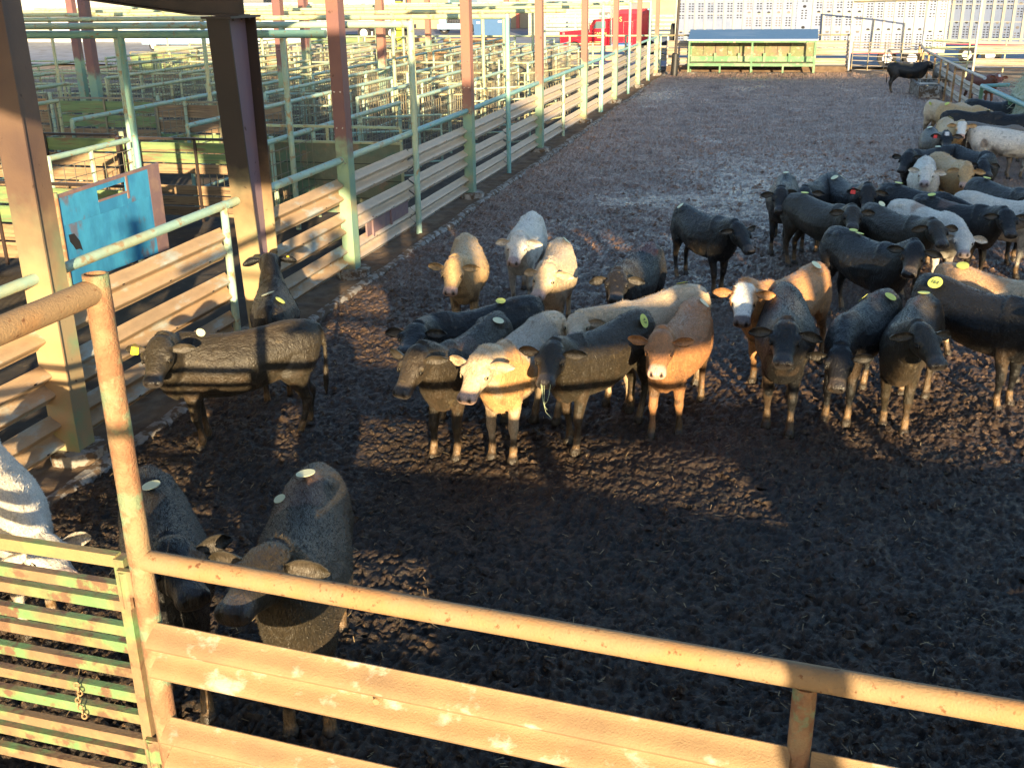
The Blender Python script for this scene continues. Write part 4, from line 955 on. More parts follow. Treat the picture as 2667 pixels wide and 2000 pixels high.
# hay heap and its rail
t=thing('hay_rack_rail','blue-green pipe rail of the hay rack at the right edge','rail',(6.2,34,0))
r=MB(); r.long_tube((6.02,37.4,1.32),(6.32,29.,1.32),.07,10,seg=1); r.tube([(6.02,37.4,1.32),(6.9,37.9,1.32)],.06,10); r.build('top_rail','blue_green_pipe',t,smooth=True)
for x,y in ((6.02,37.4),(6.17,33.3),(6.3,29.6)): r=MB(); r.tube([(x,y,-.1),(x,y,1.3)],.06,8); r.build('post','feeder_green',t,smooth=True)
hp=[];
def hay_surface(th,ph,s=0):
    rx,ry,rz=2.0,4.6,2.55
    return Vector((8.15+rx*math.cos(th)*math.cos(ph)**.7,33.2+ry*math.sin(th)*math.cos(ph)**.7,rz*math.sin(ph)**.9))
mb=MB(); nu,nv=90,30; V=[];Fc=[]
for j in range(nv+1):
    ph=j/nv*math.pi/2*.999
    for i in range(nu):
        th=i/nu*2*math.pi; q=hay_surface(th,max(ph,1e-4)); c=Vector((8.15,33.2,.8)); d=(q-c).normalized(); V.append(q+d*rng.uniform(-.05,.06))
for j in range(nv):
    for i in range(nu): Fc.append((j*nu+i,j*nu+(i+1)%nu,(j+1)*nu+(i+1)%nu,(j+1)*nu+i))
mb.add(V,Fc); h=mb.build('hay_heap','hay',None,origin=(8.15,33.2,0)); tag(h,'tall pale green hay heap behind the rail at the right edge','hay')
mb=MB()
for k in range(5200):
    th=rng.uniform(math.pi*.6,math.pi*1.75); ph=rng.uniform(.02,1.5); q=hay_surface(th,ph); d=(q-Vector((8.15,33.2,.3))).normalized(); l=rng.uniform(.10,.32)
    e=q+d*rng.uniform(.02,.12)+Vector((rng.uniform(-1,1),rng.uniform(-1,1),rng.uniform(-1.2,.4)))*l; w=Vector((rng.uniform(-1,1),rng.uniform(-1,1),rng.uniform(-1,1)))*.009
    mb.add([q-w,q+w,e+w*.3,e-w*.3],[(0,1,2,3)])
o=mb.build('hay_blades','hay_blade',h); o.location=(0,0,0); o['kind']='stuff'
# straw litter: bits of straw in the mud
mb=MB()
for k in range(5200):
    yy=3.2*(40/3.2)**rng.random(); xx=rng.uniform(-6.4,2+yy*.4)
    if rng.random()<.12: yy=rng.uniform(20,33); xx=rng.uniform(4,9)
    zz=float(mud_height(np.array([[xx]]),np.array([[yy]]))[0,0])*max(.35,1.15-yy/75)+.008 if k<0 else 0
    mb_l=rng.uniform(.02,.085); an=rng.uniform(0,6.28); hp.append((xx,yy,mb_l,an))
H_=np.array(hp); Z_=mud_height(H_[:,0][None],H_[:,1][None])[0]*(1+np.clip((H_[:,1]-10)/25,0,1)*.7)
for (xx,yy,l,an),z in zip(hp,Z_):
    dx,dy=math.cos(an)*l/2,math.sin(an)*l/2; w=.0022+ .00012*yy; px,py=-math.sin(an)*w,math.cos(an)*w; t1,t2=rng.uniform(.004,.03),rng.uniform(.004,.03)
    mb.add([(xx-dx-px,yy-dy-py,z+t1),(xx-dx+px,yy-dy+py,z+t1),(xx+dx+px,yy+dy+py,z+t2),(xx+dx-px,yy+dy-py,z+t2)],[(0,1,2,3)])
o=mb.build('straw_litter','straw'); tag(o,'loose straw bits scattered over the mud','straw',kind='stuff')
# trodden clods: small irregular lumps of churned mud
def clods(n,y0,y1,s0,s1,seed,name,label):
    g=np.random.default_rng(seed); yy=y0*(y1/y0)**g.random(n); xx=np.maximum(-6.2,-3.2-yy*.5)+g.random(n)*(np.minimum(9.,2.2+yy*.5)-np.maximum(-6.2,-3.2-yy*.5))
    k=vnoise(np.column_stack([xx,yy,xx*0]),1.3,seed)>.42; xx,yy=xx[k],yy[k]; n=len(xx)
    zz=mud_height(xx[None],yy[None])[0]*(1+np.clip((yy-10)/25,0,1)*.7)
    r=g.uniform(s0,s1,n)*(1+yy*.02); base=np.array([(1,0,0),(.3,.95,0),(-.8,.6,0),(-.8,-.6,0),(.3,-.95,0),(.1,0,.8),(.5,.4,.55),(-.4,.1,.7)],float)
    V=base[None]+g.normal(0,.22,(n,8,3)); V*=r[:,None,None]; an=g.uniform(0,6.28,n); c_,s_=np.cos(an)[:,None],np.sin(an)[:,None]
    X_=V[:,:,0]*c_*1.5-V[:,:,1]*s_; Y_=V[:,:,0]*s_*1.5+V[:,:,1]*c_; V=np.stack([X_+xx[:,None],Y_+yy[:,None],V[:,:,2]+zz[:,None]-.004],-1).reshape(-1,3)
    T=np.array([(0,1,6),(1,7,6),(1,2,7),(2,3,7),(3,5,7),(3,4,5),(4,0,5),(0,6,5),(5,6,7)]); F_=(T[None]+np.arange(n)[:,None,None]*8).reshape(-1,3)
    me=bpy.data.meshes.new(name); me.from_pydata(V.tolist(),[],F_.tolist()); me.materials.append(M['mud']); o=bpy.data.objects.new(name,me); COL.objects.link(o); tag(o,label,'mud',kind='stuff')
clods(16000,3.4,34,.010,.034,5,'mud_clods','small dark clods of churned mud covering the pen floor')


# ------------------------------------------------------------ livestock trailers
def hole(mb,c,w,h,ax,nrm,rnd=.4):
    c=Vector(c); P=[]
    for sx,sz in ((-1,-1),(1,-1),(1,1),(-1,1)):
        cx,cz=sx*w/2,sz*h/2; r=min(w,h)*rnd
        a=[(cx-sx*r,cz),(cx,cz-sz*r)] if sx*sz>0 else [(cx,cz-sz*r),(cx-sx*r,cz)]
        P+= a if (sx,sz) in ((1,1),(-1,-1)) else a
    pts=[(-w/2+w*.28,-h/2),(w/2-w*.28,-h/2),(w/2,-h*.2),(w/2,h*.2),(w/2-w*.28,h/2),(-w/2+w*.28,h/2),(-w/2,h*.2),(-w/2,-h*.2)]
    mb.add([c+ax*p+Vector((0,0,q))+nrm*.004 for p,q in pts],[tuple(range(8))])
def trailer(label,p0,ang,length,zb,zt,seed,door_at,warm):
    t=thing('livestock_trailer',label,'trailer',p0,'livestock trailers parked beyond the pen')
    rg=random.Random(seed); O=Vector((0,0,0))+Vector(p0); ax=Vector((math.cos(R_(ang)),math.sin(R_(ang)),0)); nr=Vector((ax.y,-ax.x,0))  # nr faces the pen
    def bx(mb,s0,s1,z0,z1,d0,d1):
        P=[O+ax*s+nr*d+Vector((0,0,z)) for z in (z0,z1) for s,d in ((s0,d0),(s1,d0),(s1,d1),(s0,d1))]
        mb.add(P,[(0,1,2,3)[::-1],(4,5,6,7),(0,1,5,4),(1,2,6,5),(2,3,7,6),(3,0,4,7)])
    mb=MB(); bx(mb,0,length,zb,zt,0,-2.5); body=mb.build('body','trailer_panel',t)
    mb=MB(); bx(mb,-.03,length+.03,zb-.14,zb,.03,-2.53); bx(mb,-.03,length+.03,zt,zt+.1,.03,-2.53); mb.build('frame_rail','trailer_rib',t)
    mb=MB()
    for z in (zb+1.02,zb+1.95,zb+2.6): bx(mb,0,length,z,z+.035,.0,.012)
    mb.build('deck_seam','trailer_rib',body)
    sp=.54; n=int(length/sp); ribs=MB(); dk=MB(); wm=MB()
    k=0
    cols=[]
    for i in range(n+1):
        s=i*sp
        if any(d0<s<d1 for d0,d1 in door_at): continue
        bx(ribs,s-.065,s+.065,zb,zt,.0,.05); cols.append(s)
    ribs.build('ribs','trailer_rib',t)
    for s in cols[:-1]:
        sect=int(s/3.3)%4; c0=s+sp*.5
        which=dk if not (warm and rg.random()<.22) else wm
        def grp(z0,rows,two=True):
            for r_ in range(rows):
                for dx in ((-.085,.085) if two else (0,)):
                    hole(which if rg.random()<.88 else wm,O+ax*(c0+dx)+Vector((0,0,z0+r_*.135)),.105,.066,ax,nr)
        two=True
        if sect==0: grp(zb+.22,5); hole(wm if rg.random()<.4 else dk,O+ax*c0+Vector((0,0,zb+1.0)),.17,.13,ax,nr); grp(zb+1.75,2); grp(zb+2.1,4)
        elif sect==1: grp(zb+.18,3); hole(dk if rg.random()<.5 else wm,O+ax*c0+Vector((0,0,zb+.75)),.19,.14,ax,nr); grp(zb+1.32,4); hole(wm if rg.random()<.5 else dk,O+ax*c0+Vector((0,0,zb+2.0)),.19,.14,ax,nr); grp(zb+2.22,4)
        elif sect==2: grp(zb+.15,5); hole(wm,O+ax*c0+Vector((0,0,zb+.98)),.19,.13,ax,nr); grp(zb+1.35,4); hole(dk,O+ax*c0+Vector((0,0,zb+2.02)),.17,.13,ax,nr); grp(zb+2.25,4)
        else: grp(zb+.15,6); hole(dk,O+ax*c0+Vector((0,0,zb+1.08)),.18,.14,ax,nr); grp(zb+1.75,7)
    if dk.v: dk.build('vent_holes','hole_dark',body)
    if wm.v: wm.build('vent_holes','hole_warm',body)
    for d0,d1 in door_at:
        mb=MB(); bx(mb,d0+.05,d1-.05,zb+.3,zt-.3,.004,.03); d_=mb.build('side_door','trailer_panel',t)
        mb=MB()
        for z0 in (zb+.6,zb+1.7,zb+2.6):
            for r_ in range(4):
                for dx in (-.1,.1): hole(mb,O+ax*((d0+d1)/2+dx)+nr*.03+Vector((0,0,z0+r_*.135)),.105,.066,ax,nr)
            hole(mb,O+ax*((d0+d1)/2)+nr*.03+Vector((0,0,z0+.62)),.19,.14,ax,nr)
        mb.build('vent_holes','hole_dark',d_)
    mb=MB(); bx(mb,.4,length-.4,zb-.18,zb-.145,.035,.045); mb.build('marker_stripe','ear_tag_red',t)
    for s in (1.6,2.85,length-2.9,length-1.6):
        w=MB(); q=O+ax*s; w.tube([q+nr*-.02+Vector((0,0,.5)),q+nr*-.62+Vector((0,0,.5))],.5,20); wh=w.build('wheel','black_rubber',t,smooth=True)
        w=MB(); w.tube([q+nr*.02+Vector((0,0,.5)),q+nr*-.1+Vector((0,0,.5))],.27,14); w.build('rim','white_paint',wh)
    return t
trailer('white punched livestock trailer with cream ribs, directly behind the feed bunk',(-6.5,64.,0),0.,14.6,.92,4.25,3,[(6.6,7.5)],True)
trailer('bluish white livestock trailer parked at an angle at the top right corner',(8.25,67.6,0),-20.,16.,1.25,4.5,9,[(7.2,8.4)],False)
# trailer nose side panel and tyre seen left of the near trailer
t=thing('spare_wheel','dark tyre mounted upright at the left end of the near livestock trailer','tyre',(-6.75,64.6,1.2)); r=MB(); r.tube([(-6.62,64.8,1.75),(-6.86,64.8,1.75)],[.62,.62],20); r.build('tyre','black_rubber',t,smooth=True); r=MB(); r.tube([(-6.60,64.8,1.75),(-6.90,64.8,1.75)],.3,12); r.build('hub','guardrail_far',t)

# ------------------------------------------------------------ red semi tractor
tr=thing('red_semi_truck','bright red long-nosed truck tractor with tall sleeper behind the far columns','truck',(-12,73,0))
def Z(y): return y
yn,yf_=72.0,74.3   # near and far side
r=MB(); r.prism([(-15.0,.72),(-15.05,1.62),(-13.05,1.78),(-13.05,.72)],1,yn+.25,yf_-.25); hd=r.build('hood','red_paint',tr)
r=MB(); 
for k in range(10):
    a0,a1=math.pi*k/10,math.pi*(k+1)/10
    r.prism([(-14.1+math.cos(a0)*.78,.55+math.sin(a0)*.62),(-14.1+math.cos(a0)*.66,.55+math.sin(a0)*.50),(-14.1+math.cos(a1)*.66,.55+math.sin(a1)*.50),(-14.1+math.cos(a1)*.78,.55+math.sin(a1)*.62)],1,yn+.02,yn+.55)
r.build('fender','red_paint',tr)
r=MB(); r.box((-15.08,73.15,1.15),(.08,1.5,.95)); r.build('grille','chrome',tr)
r=MB(); r.box((-15.25,73.15,.5),(.2,2.2,.35)); r.build('bumper','chrome',tr)
r=MB(); r.prism([(-13.05,.62),(-13.05,1.85),(-12.75,2.38),(-11.55,2.46),(-11.35,2.46),(-11.35,.62)],1,yn+.08,yf_-.08); cb=r.build('cab','red_paint',tr)
r=MB(); r.prism([(-12.78,1.82),(-12.58,2.26),(-11.95,2.28),(-11.95,1.82)],1,yn+.072,yn+.0795); r.build('side_window','glass',cb)
r=MB(); r.prism([(-13.06,1.90),(-12.80,2.34),(-12.77,2.32),(-13.03,1.88)],1,yn+.2,yf_-.2); r.build('windscreen','glass',cb)
r=MB(); r.box((-12.55,yn+.07,.98),(.9,.02,.04)); r.build('trim_line','gold',cb)
r=MB(); r.prism([(-11.35,.62),(-11.35,2.72),(-11.0,3.0),(-9.25,3.02),(-9.15,2.9),(-9.15,.62)],1,yn+.05,yf_-.05); sl=r.build('sleeper','red_paint',tr)
r=MB(); r.box((-10.2,yn+.04,2.83),(1.9,.01,.22)); r.build('roof_stripe','red_roof',sl)
r=MB(); 
def frame_rect(mb,x0,x1,z0,z1,y,w=.03):
    for c,d in (((x0,y,(z0+z1)/2),(w,.012,z1-z0+w)),((x1,y,(z0+z1)/2),(w,.012,z1-z0+w)),(((x0+x1)/2,y,z0),(x1-x0-w,.012,w)),(((x0+x1)/2,y,z1),(x1-x0-w,.012,w))): mb.box(c,d)
frame_rect(r,-10.75,-10.15,.9,2.25,yn+.042); r.build('luggage_door','chrome',sl)
r=MB(); r.box((-10.35,yn+.04,2.66),(.16,.012,.22)); r.box((-10.38,yn+.035,1.95),(.10,.012,.22)); r.build('sleeper_window','chrome',sl)
for y in (yn-.02,yf_+.0):
    r=MB(); r.tube([(-11.55,y,.55),(-11.55,y,2.3)],.11,12); r.tube([(-11.55,y,2.3),(-11.55,y,3.7)],.065,12); r.build('exhaust_stack','chrome',tr,smooth=True)
r=MB(); r.tube([(-12.9,yn+.0,1.5),(-12.95,yn-.25,1.6),(-12.95,yn-.25,2.3),(-12.7,yn,2.35)],.025,8); r.box((-12.95,yn-.27,1.95),(.05,.22,.45)); r.build('mirror','chrome',tr)
r=MB(); r.tube([(-11.5,yn+.1,.75),(-10.2,yn+.1,.75)],.26,14); r.build('fuel_tank','chrome',tr,smooth=True)
r=MB(); r.box((-11.2,73.15,.55),(7.4,.9,.2)); r.build('chassis','roof_dark',tr)
for x in (-14.1,-9.3,-8.0):
    for y in (yn+.2,yf_-.5):
        w=MB(); w.tube([(x,y-.15,.5),(x,y+.25,.5)],.5,20); wh=w.build('wheel','black_rubber',tr,smooth=True); w=MB(); w.tube([(x,y-.17,.5),(x,y-.1,.5)],.27,14); w.build('rim','chrome',wh)
r=MB(); r.box((-9.1,yn+.0,2.2),(.12,.2,1.5)); r.build('fairing','red_roof',tr)
def front_text(txt,x,y,z,size,mat,par,name='lettering',width=None,rot=0):
    o=Vector(par_origin(par)); mw=Matrix.Translation(Vector((x,y,z))-o)@Matrix.Rotation(rot,4,'Z')@Matrix.Rotation(R_(90),4,'X')
    return text_mesh(txt,size,name,mat,par,mw,.003,width)
def par_origin(p): return parent_origin(p)
front_text('CAPITAL',-12.25,yn+.07,1.50,.24,'gold',cb); r=MB(); r.box((-12.25,yn+.07,1.33),(.72,.01,.035)); r.build('gold_stripe','gold',cb); r=MB(); r.box((-12.25,yn+.07,1.25),(.5,.01,.03)); r.build('gold_stripe','gold',cb)
front_text('25',-14.80,yn+.24,1.50,.17,'white_paint',hd); front_text('S',-10.95,yn+.035,2.38,.42,'gold',sl)

# ------------------------------------------------------------ street: other vehicles and buildings
def wheels(par,xs,ys,rad,rim='white_paint'):
    for x in xs:
        for y in ys:
            w=MB(); w.tube([(x,y-.15,rad),(x,y+.15,rad)],rad,18); wh=w.build('wheel','black_rubber',par,smooth=True); w=MB(); w.tube([(x,y-.17,rad),(x,y-.10,rad)],rad*.6,14); w.build('rim',rim,wh)
t=thing('mixer_truck','white concrete mixer truck with sloping chute in the street beyond the pens','truck',(-38.5,97,0))
r=MB(); r.box((-38.5,97.2,1.15),(9,1.,.35)); r.build('chassis','roof_dark',t)
r=MB(); r.tube([(-42.,97.2,2.1),(-41,97.2,2.5),(-38.6,97.2,2.9),(-36.2,97.2,3.2),(-35.0,97.2,3.3)],[.7,1.15,1.35,1.0,.5],18); r.build('drum','white_paint',t,smooth=True)
r=MB(); r.bar((-42.6,97.0,1.4),(-38,96.6,2.2),.5,.25); r.build('chute','white_paint',t)
r=MB(); r.box((-45.0,97.2,1.9),(2.,2.3,1.9)); c_=r.build('cab','red_paint',t); r=MB(); r.box((-45.,96.04,2.25),(1.2,.02,.7)); r.build('side_window','glass',c_)
r=MB(); r.box((-37.2,96.3,1.5),(3.8,.2,.5)); r.build('fender','white_paint',t)
wheels(t,[-45,-38.6,-37.1,-35.8],[96.2,98.3],.62)
t=thing('blue_fronted_truck','pale blue truck seen head-on with wide grille, beyond the pens','truck',(-33.5,108,0))
r=MB(); r.prism([(-35.1,.8),(-35.1,2.2),(-34.7,2.5),(-32.3,2.5),(-31.9,2.2),(-31.9,.8)],1,108,110.2); r.build('hood','blue_truck',t)
r=MB(); r.box((-33.5,107.97,1.6),(1.6,.05,1.1)); g_=r.build('grille','chrome',t); r=MB(); 
for k in range(9): r.box((-34.2+k*.175,107.93,1.6),(.03,.03,1.05))
r.build('bars','roof_dark',g_)
r=MB(); r.box((-33.5,107.7,.75),(3.3,.5,.5)); r.build('bumper','blue_truck',t)
r=MB(); r.prism([(-34.9,2.3),(-34.7,3.6),(-32.3,3.6),(-32.1,2.3)],1,110.2,112.4); cb2=r.build('cab','blue_truck',t); r=MB(); r.box((-33.5,110.17,3.05),(2.1,.03,.7)); r.build('windscreen','glass',cb2)
for x in (-34.9,-32.1): r=MB(); r.box((x,107.95,1.35),(.4,.06,.35)); r.build('headlight','white_paint',t)
wheels(t,[-34.8,-32.2],[108.8],.55)
t=thing('blue_dumpster','dark blue metal dumpster beside the white building','dumpster',(-27.2,100.5,0))
r=MB(); r.prism([(-29.,.2),(-29.1,1.7),(-25.9,1.7),(-26.,.2)],1,99.8,101.6); b_=r.build('bin','blue_bin',t); r=MB(); r.box((-28.2,100.7,1.76),(1.7,1.7,.08),0,(R_(-8),'X')); r.box((-26.7,100.7,1.76),(1.4,1.7,.08),0,(R_(-8),'X')); r.build('lid','blue_bin',t)
r=MB(); r.box((-28.6,99.78,1.35),(.35,.02,.18)); r.box((-26.5,99.78,1.45),(.35,.02,.18)); r.build('sticker','white_paint',b_)
for x in (-28.8,-26.2): r=MB(); r.box((x,99.9,.1),(.2,.3,.2)); r.build('foot','roof_dark',t)
t=thing('parked_car','dark blue car parked left of the mixer truck, beyond the pens','car',(-42.5,92.,0))
r=MB(); r.prism([(-44.6,.45),(-44.6,1.0),(-43.6,1.1),(-43.1,1.55),(-41.6,1.55),(-41.,1.05),(-40.4,.95),(-40.4,.45)],1,91.2,92.9); r.build('body','blue_bin',t); r=MB(); r.prism([(-43.4,1.12),(-43.05,1.48),(-41.7,1.48),(-41.2,1.1)],1,91.185,91.2); r.build('side_window','glass',t); wheels(t,[-43.8,-41.1],[91.3,92.8],.36)
for q,x in enumerate((-44.3,-40.7)): r=MB(); r.box((x,91.17,.82),(.3,.03,.16)); r.build('lamp','ear_tag_red',t)
# buildings
b=thing('white_building','low white clapboard building right of the dumpster, behind the red truck','building',(-20,104,0))
r=MB(); r.box((-19.5,106,2.1),(9.6,8,4.2)); w_=r.build('wall','siding_white',b)
r=MB(); 
for k in range(14): r.box((-19.5,101.99,.3+k*.28),(9.6,.02,.02))
r.build('board_joint','hole_warm',w_)
r=MB(); r.box((-19.5,105.8,4.3),(10.2,8.8,.2)); r.build('roof','roof_dark',b)
r=MB(); r.box((-17.0,101.97,1.1),(1.,.06,2.1)); r.build('door','hole_warm',b)
b=thing('workshop','long tan workshop with red door posts and dark open bays across the street','building',(-45,122,0))
r=MB(); r.box((-45,126,2.9),(66,6,5.8)); w_=r.build('wall','siding_tan',b)
r=MB(); r.box((-45,121.6,4.9),(66,2.4,1.5)); r.build('eave','roof_dark',b)
for x in np.arange(-76,-13,6.5): r=MB(); r.box((x,122.9,2.1),(.35,.3,4.2)); r.build('door_post','red_post',b)
for i,x in enumerate(np.arange(-72.7,-16,6.5)):
    if i%2==0: r=MB(); r.box((x,122.96,1.9),(4.6,.08,3.8)); r.build('bay_door','siding_white' if i%4 else 'roof_dark',b)
b=thing('white_shed','tall white metal shed filling the view beyond the left pens','building',(-75,95,0))
r=MB(); r.box((-75,97,4.5),(48,8,9.)); w_=r.build('wall','siding_white',b); r=MB(); r.box((-75,97,9.2),(50,9,.4)); r.build('roof','roof_dark',b)
for x in (-92,-84,-76,-68,-60): r=MB(); r.box((x,92.97,2.2),(3.8,.08,4.4)); r.build('roller_door','white_paint' if x%16 else 'blue_truck',b)
b=thing('parked_van','pale blue van beyond the pens at the left edge','van',(-48,80,0))
r=MB(); r.prism([(-51,.5),(-51,2.2),(-46.2,2.2),(-45.3,1.4),(-44.4,1.2),(-44.4,.5)],1,79,81); r.build('body','blue_truck',b); r=MB(); r.prism([(-46.6,1.4),(-46.5,2.0),(-46.2,2.),(-45.6,1.4)],1,78.985,79.); r.build('side_window','glass',b); wheels(b,[-50,-45.4],[79.2,80.8],.4)
b=thing('box_truck','white box truck standing beyond the far left pens','truck',(-36,74,0))
r=MB(); r.box((-38,75,2.2),(7.,2.4,2.8)); r.build('box','white_paint',b); r=MB(); r.prism([(-34.4,.7),(-34.4,2.7),(-33.1,2.6),(-32.6,1.7),(-32.2,1.6),(-32.2,.7)],1,73.9,76.1); c_=r.build('cab','white_paint',b); r=MB(); r.prism([(-34.1,1.7),(-34.1,2.5),(-33.3,2.45),(-32.9,1.7)],1,73.885,73.9); r.build('side_window','glass',c_); wheels(b,[-40,-33.2],[74,76],.5)
# hedge of distant trees and a pale low building closing the horizon on the right
b=thing('far_warehouse','long pale warehouse with a tan roof beyond the trailers','building',(10,140,0))
r=MB(); r.box((12,150,3.2),(86,12,6.4)); r.build('wall','siding_white',b); r=MB(); r.prism([(143.,6.4),(143.,6.7),(150,8.4),(157,6.7),(157,6.4)],0,-32,56); r.build('roof','siding_tan',b)
for x in range(-24,50,9): r=MB(); r.box((x,143.96,2.),(3.6,.06,3.8)); r.build('door','guardrail_far',b)
t=thing('green_street_fence','pale green board fence across the road between the red truck and the trailer','fence',(-14,98,0))
for k in range(5): r=MB(); r.bar((-22,98+0,.5+k*.35),(6,98,.5+k*.35),.05,.16); r.build('board','green_pipe',t)
for x in range(-22,7,3): r=MB(); r.box((x,98.1,1.),(.14,.14,2.2)); r.build('post','green_pipe',t)
# pens beyond the right fence
t=thing('outer_pen_fence','blue-grey guardrail fence of the neighbouring pen at the top right','fence',(12,57,0))
for z in (1.35,.75): r=MB(); r.wbeam((8.7,57.2,z),(22,54.5,z),1,h=.36,seg=2); r.build('guardrail_beam','guardrail_far',t,smooth=True)
for s_ in range(6): r=MB(); r.tube([(8.7+s_*2.6,57.25-s_*.53,-.1),(8.7+s_*2.6,57.25-s_*.53,1.8)],.06,8); r.build('post','wood_orange',t)
t=thing('low_pipe_pen','pale green pipe pens behind the far right gate','pen fence',(8,61,0))
for z in (1.6,1.25,.9,.5): r=MB(); r.tube([(6.6,60.5,z),(8.5,58.0,z)],.035,6); r.tube([(6.6,60.6,z),(15,62.6,z)],.035,6); r.build('rail','olive_pipe',t)
for p in ((6.6,60.5),(8.5,58),(10.8,61.6),(15,62.6)): r=MB(); r.tube([(*p,-.1),(*p,1.6)],.04,6); r.build('post','olive_pipe',t)

# ------------------------------------------------------------ unseen behind the camera: catwalk, and walls added to block sun and sky
cw=thing('catwalk','raised plank catwalk along the front of the pen, out of view','catwalk',(4,-.4,0))
r=MB(); r.box((9.1,-.15,3.23),(19.6,1.5,.06)); r.build('deck','wood_tan',cw)
for x in (2.05,5.4,8.8,13.9,18.6): r=MB(); r.box((x,-.85,1.6),(.14,.14,3.2)); r.build('post','barn_steel_dark',cw)
r=MB(); r.box((9.4,-1.0,.86),(17.4,.04,1.72)); r.box((11.1,-1.0,2.0),(14.0,.04,.5)); r.build('ground_sun_blocker','wood_tan',cw)  # boards added under the deck to keep sun off the ground
sb=thing('sun_blocker','unseen tall wall added behind the catwalk to block the sun, open below, with a sloping top','barn',(8,-1.9,0))
r=MB(); r.prism([(-3.4,5.75),(-1.0,4.95),(.3,4.95),(.9,4.30),(44.,4.30),(44.,11.6),(17.,11.6),(8.,7.5),(-3.4,7.3)],1,-1.95,-1.87); r.build('wall','siding_barn',sb)  # added wall, outline cut so the pen falls in shade
r=MB(); xx=-1.2
while xx<30:
    w=rng.uniform(.12,.5)
    if rng.random()<.72: r.box((xx+w/2,-1.91,4.03),(w,.04,.56))
    xx+=w+rng.uniform(.05,.30)
r.box((14.6,-1.91,3.76),(31.6,.05,.06)); r.build('sun_patch_slats','wood_tan',sb)  # slats added to break the sun into patches on the backs
r=MB(); r.prism([(-1.85,6.50),(-1.85,6.60),(3.4,6.15),(3.4,6.05)],0,-9.,30.); r.build('sky_blocker','siding_barn',sb)  # unseen roof added to hide sky and darken the near ground
for x in (-3.3,2.6,6.4,11.6,16.8,22,27.2,32.4,37.6,43): r=MB(); r.box((x,-2.1,2.2),(.14,.14,4.4)); r.build('post','barn_steel_dark',sb)
# ------------------------------------------------------------ cattle
def numtag(parent_ob,bvh,x,y,mat,num=None,rad=.058,ang=0.):
    hit=bvh.ray_cast(Vector((x,y,2.)),Vector((0,0,-1)))
    if hit[0] is None: return
    p,n=hit[0],hit[1]
    nseg=18; z=n.normalized(); xa=Vector((math.cos(ang),math.sin(ang),0)); xa=(xa-z*xa.dot(z)).normalized(); ya=z.cross(xa)
    mb=MB(); top=[];bot=[]
    for k in range(nseg):
        a=2*math.pi*k/nseg; q=xa*math.cos(a)*rad*1.18+ya*math.sin(a)*rad
        d=-(q.length_squared)*1.2
        top.append(p+q+z*(.024+d)); bot.append(p+q+z*(.021+d))
    mb.add(top+bot,[tuple(range(nseg)),tuple(range(nseg,2*nseg))[::-1]]+[(i,nseg+i,nseg+(i+1)%nseg,(i+1)%nseg) for i in range(nseg)])
    me=bpy.data.meshes.new('back_tag'); me.from_pydata(mb.v,[],mb.f); me.materials.append(M[mat])
    o=bpy.data.objects.new('back_tag',me); COL.objects.link(o); o.parent=parent_ob
    if num:
        mw=Matrix(((xa.x,ya.x,z.x,p.x+z.x*.0248),(xa.y,ya.y,z.y,p.y+z.y*.0248),(xa.z,ya.z,z.z,p.z+z.z*.0248),(0,0,0,1)))
        text_mesh(num,rad*.95,'number','ink',o,mw,.0008)
def eartag(parent_ob,P,N,side,mat,num=None):
    P=Vector(P);N=Vector(N); f=(N-P).normalized(); u=(Vector((0,0,1))-f*f.z).normalized(); r=f.cross(u)
    o=P+f*.02-u*.075+r*side*.20; nrm=(-f*.2+u*.2+Vector((0,0,0))).normalized(); nrm=(f*.3+u*.6+r*side*.1).normalized()
    d=Vector((0,0,-1)); d=(d-nrm*d.dot(nrm)).normalized(); w=nrm.cross(d)
    o=o+nrm*.022
    prof=[(0,.012),(.018,.014),(.028,.032),(.085,.036),(.092,.030)]; V=[]
    for s in (0,.003):
        for t_,q in prof: V.append(o+d*t_-w*q+nrm*s)
        for t_,q in prof[::-1]: V.append(o+d*t_+w*q+nrm*s)
    n=10; F_=[tuple(range(n))[::-1],tuple(range(n,2*n))]+[(i,(i+1)%n,n+(i+1)%n,n+i) for i in range(n)]
    me=bpy.data.meshes.new('ear_tag'); me.from_pydata([tuple(v) for v in V],[],F_); me.materials.append(M[mat])
    ob=bpy.data.objects.new('ear_tag',me); COL.objects.link(ob); ob.parent=parent_ob
    if num:
        x=-w; y=-d; z=nrm
        if x.cross(y).dot(z)<0: x=-x
        c=o+d*.058+nrm*.0042; mw=Matrix(((x.x,y.x,z.x,c.x),(x.y,y.y,z.y,c.y),(x.z,y.z,z.z,c.z),(0,0,0,1)))
        text_mesh(num,.034,'number','ink',ob,mw,.0008)
PB=(.10,.045,.03)
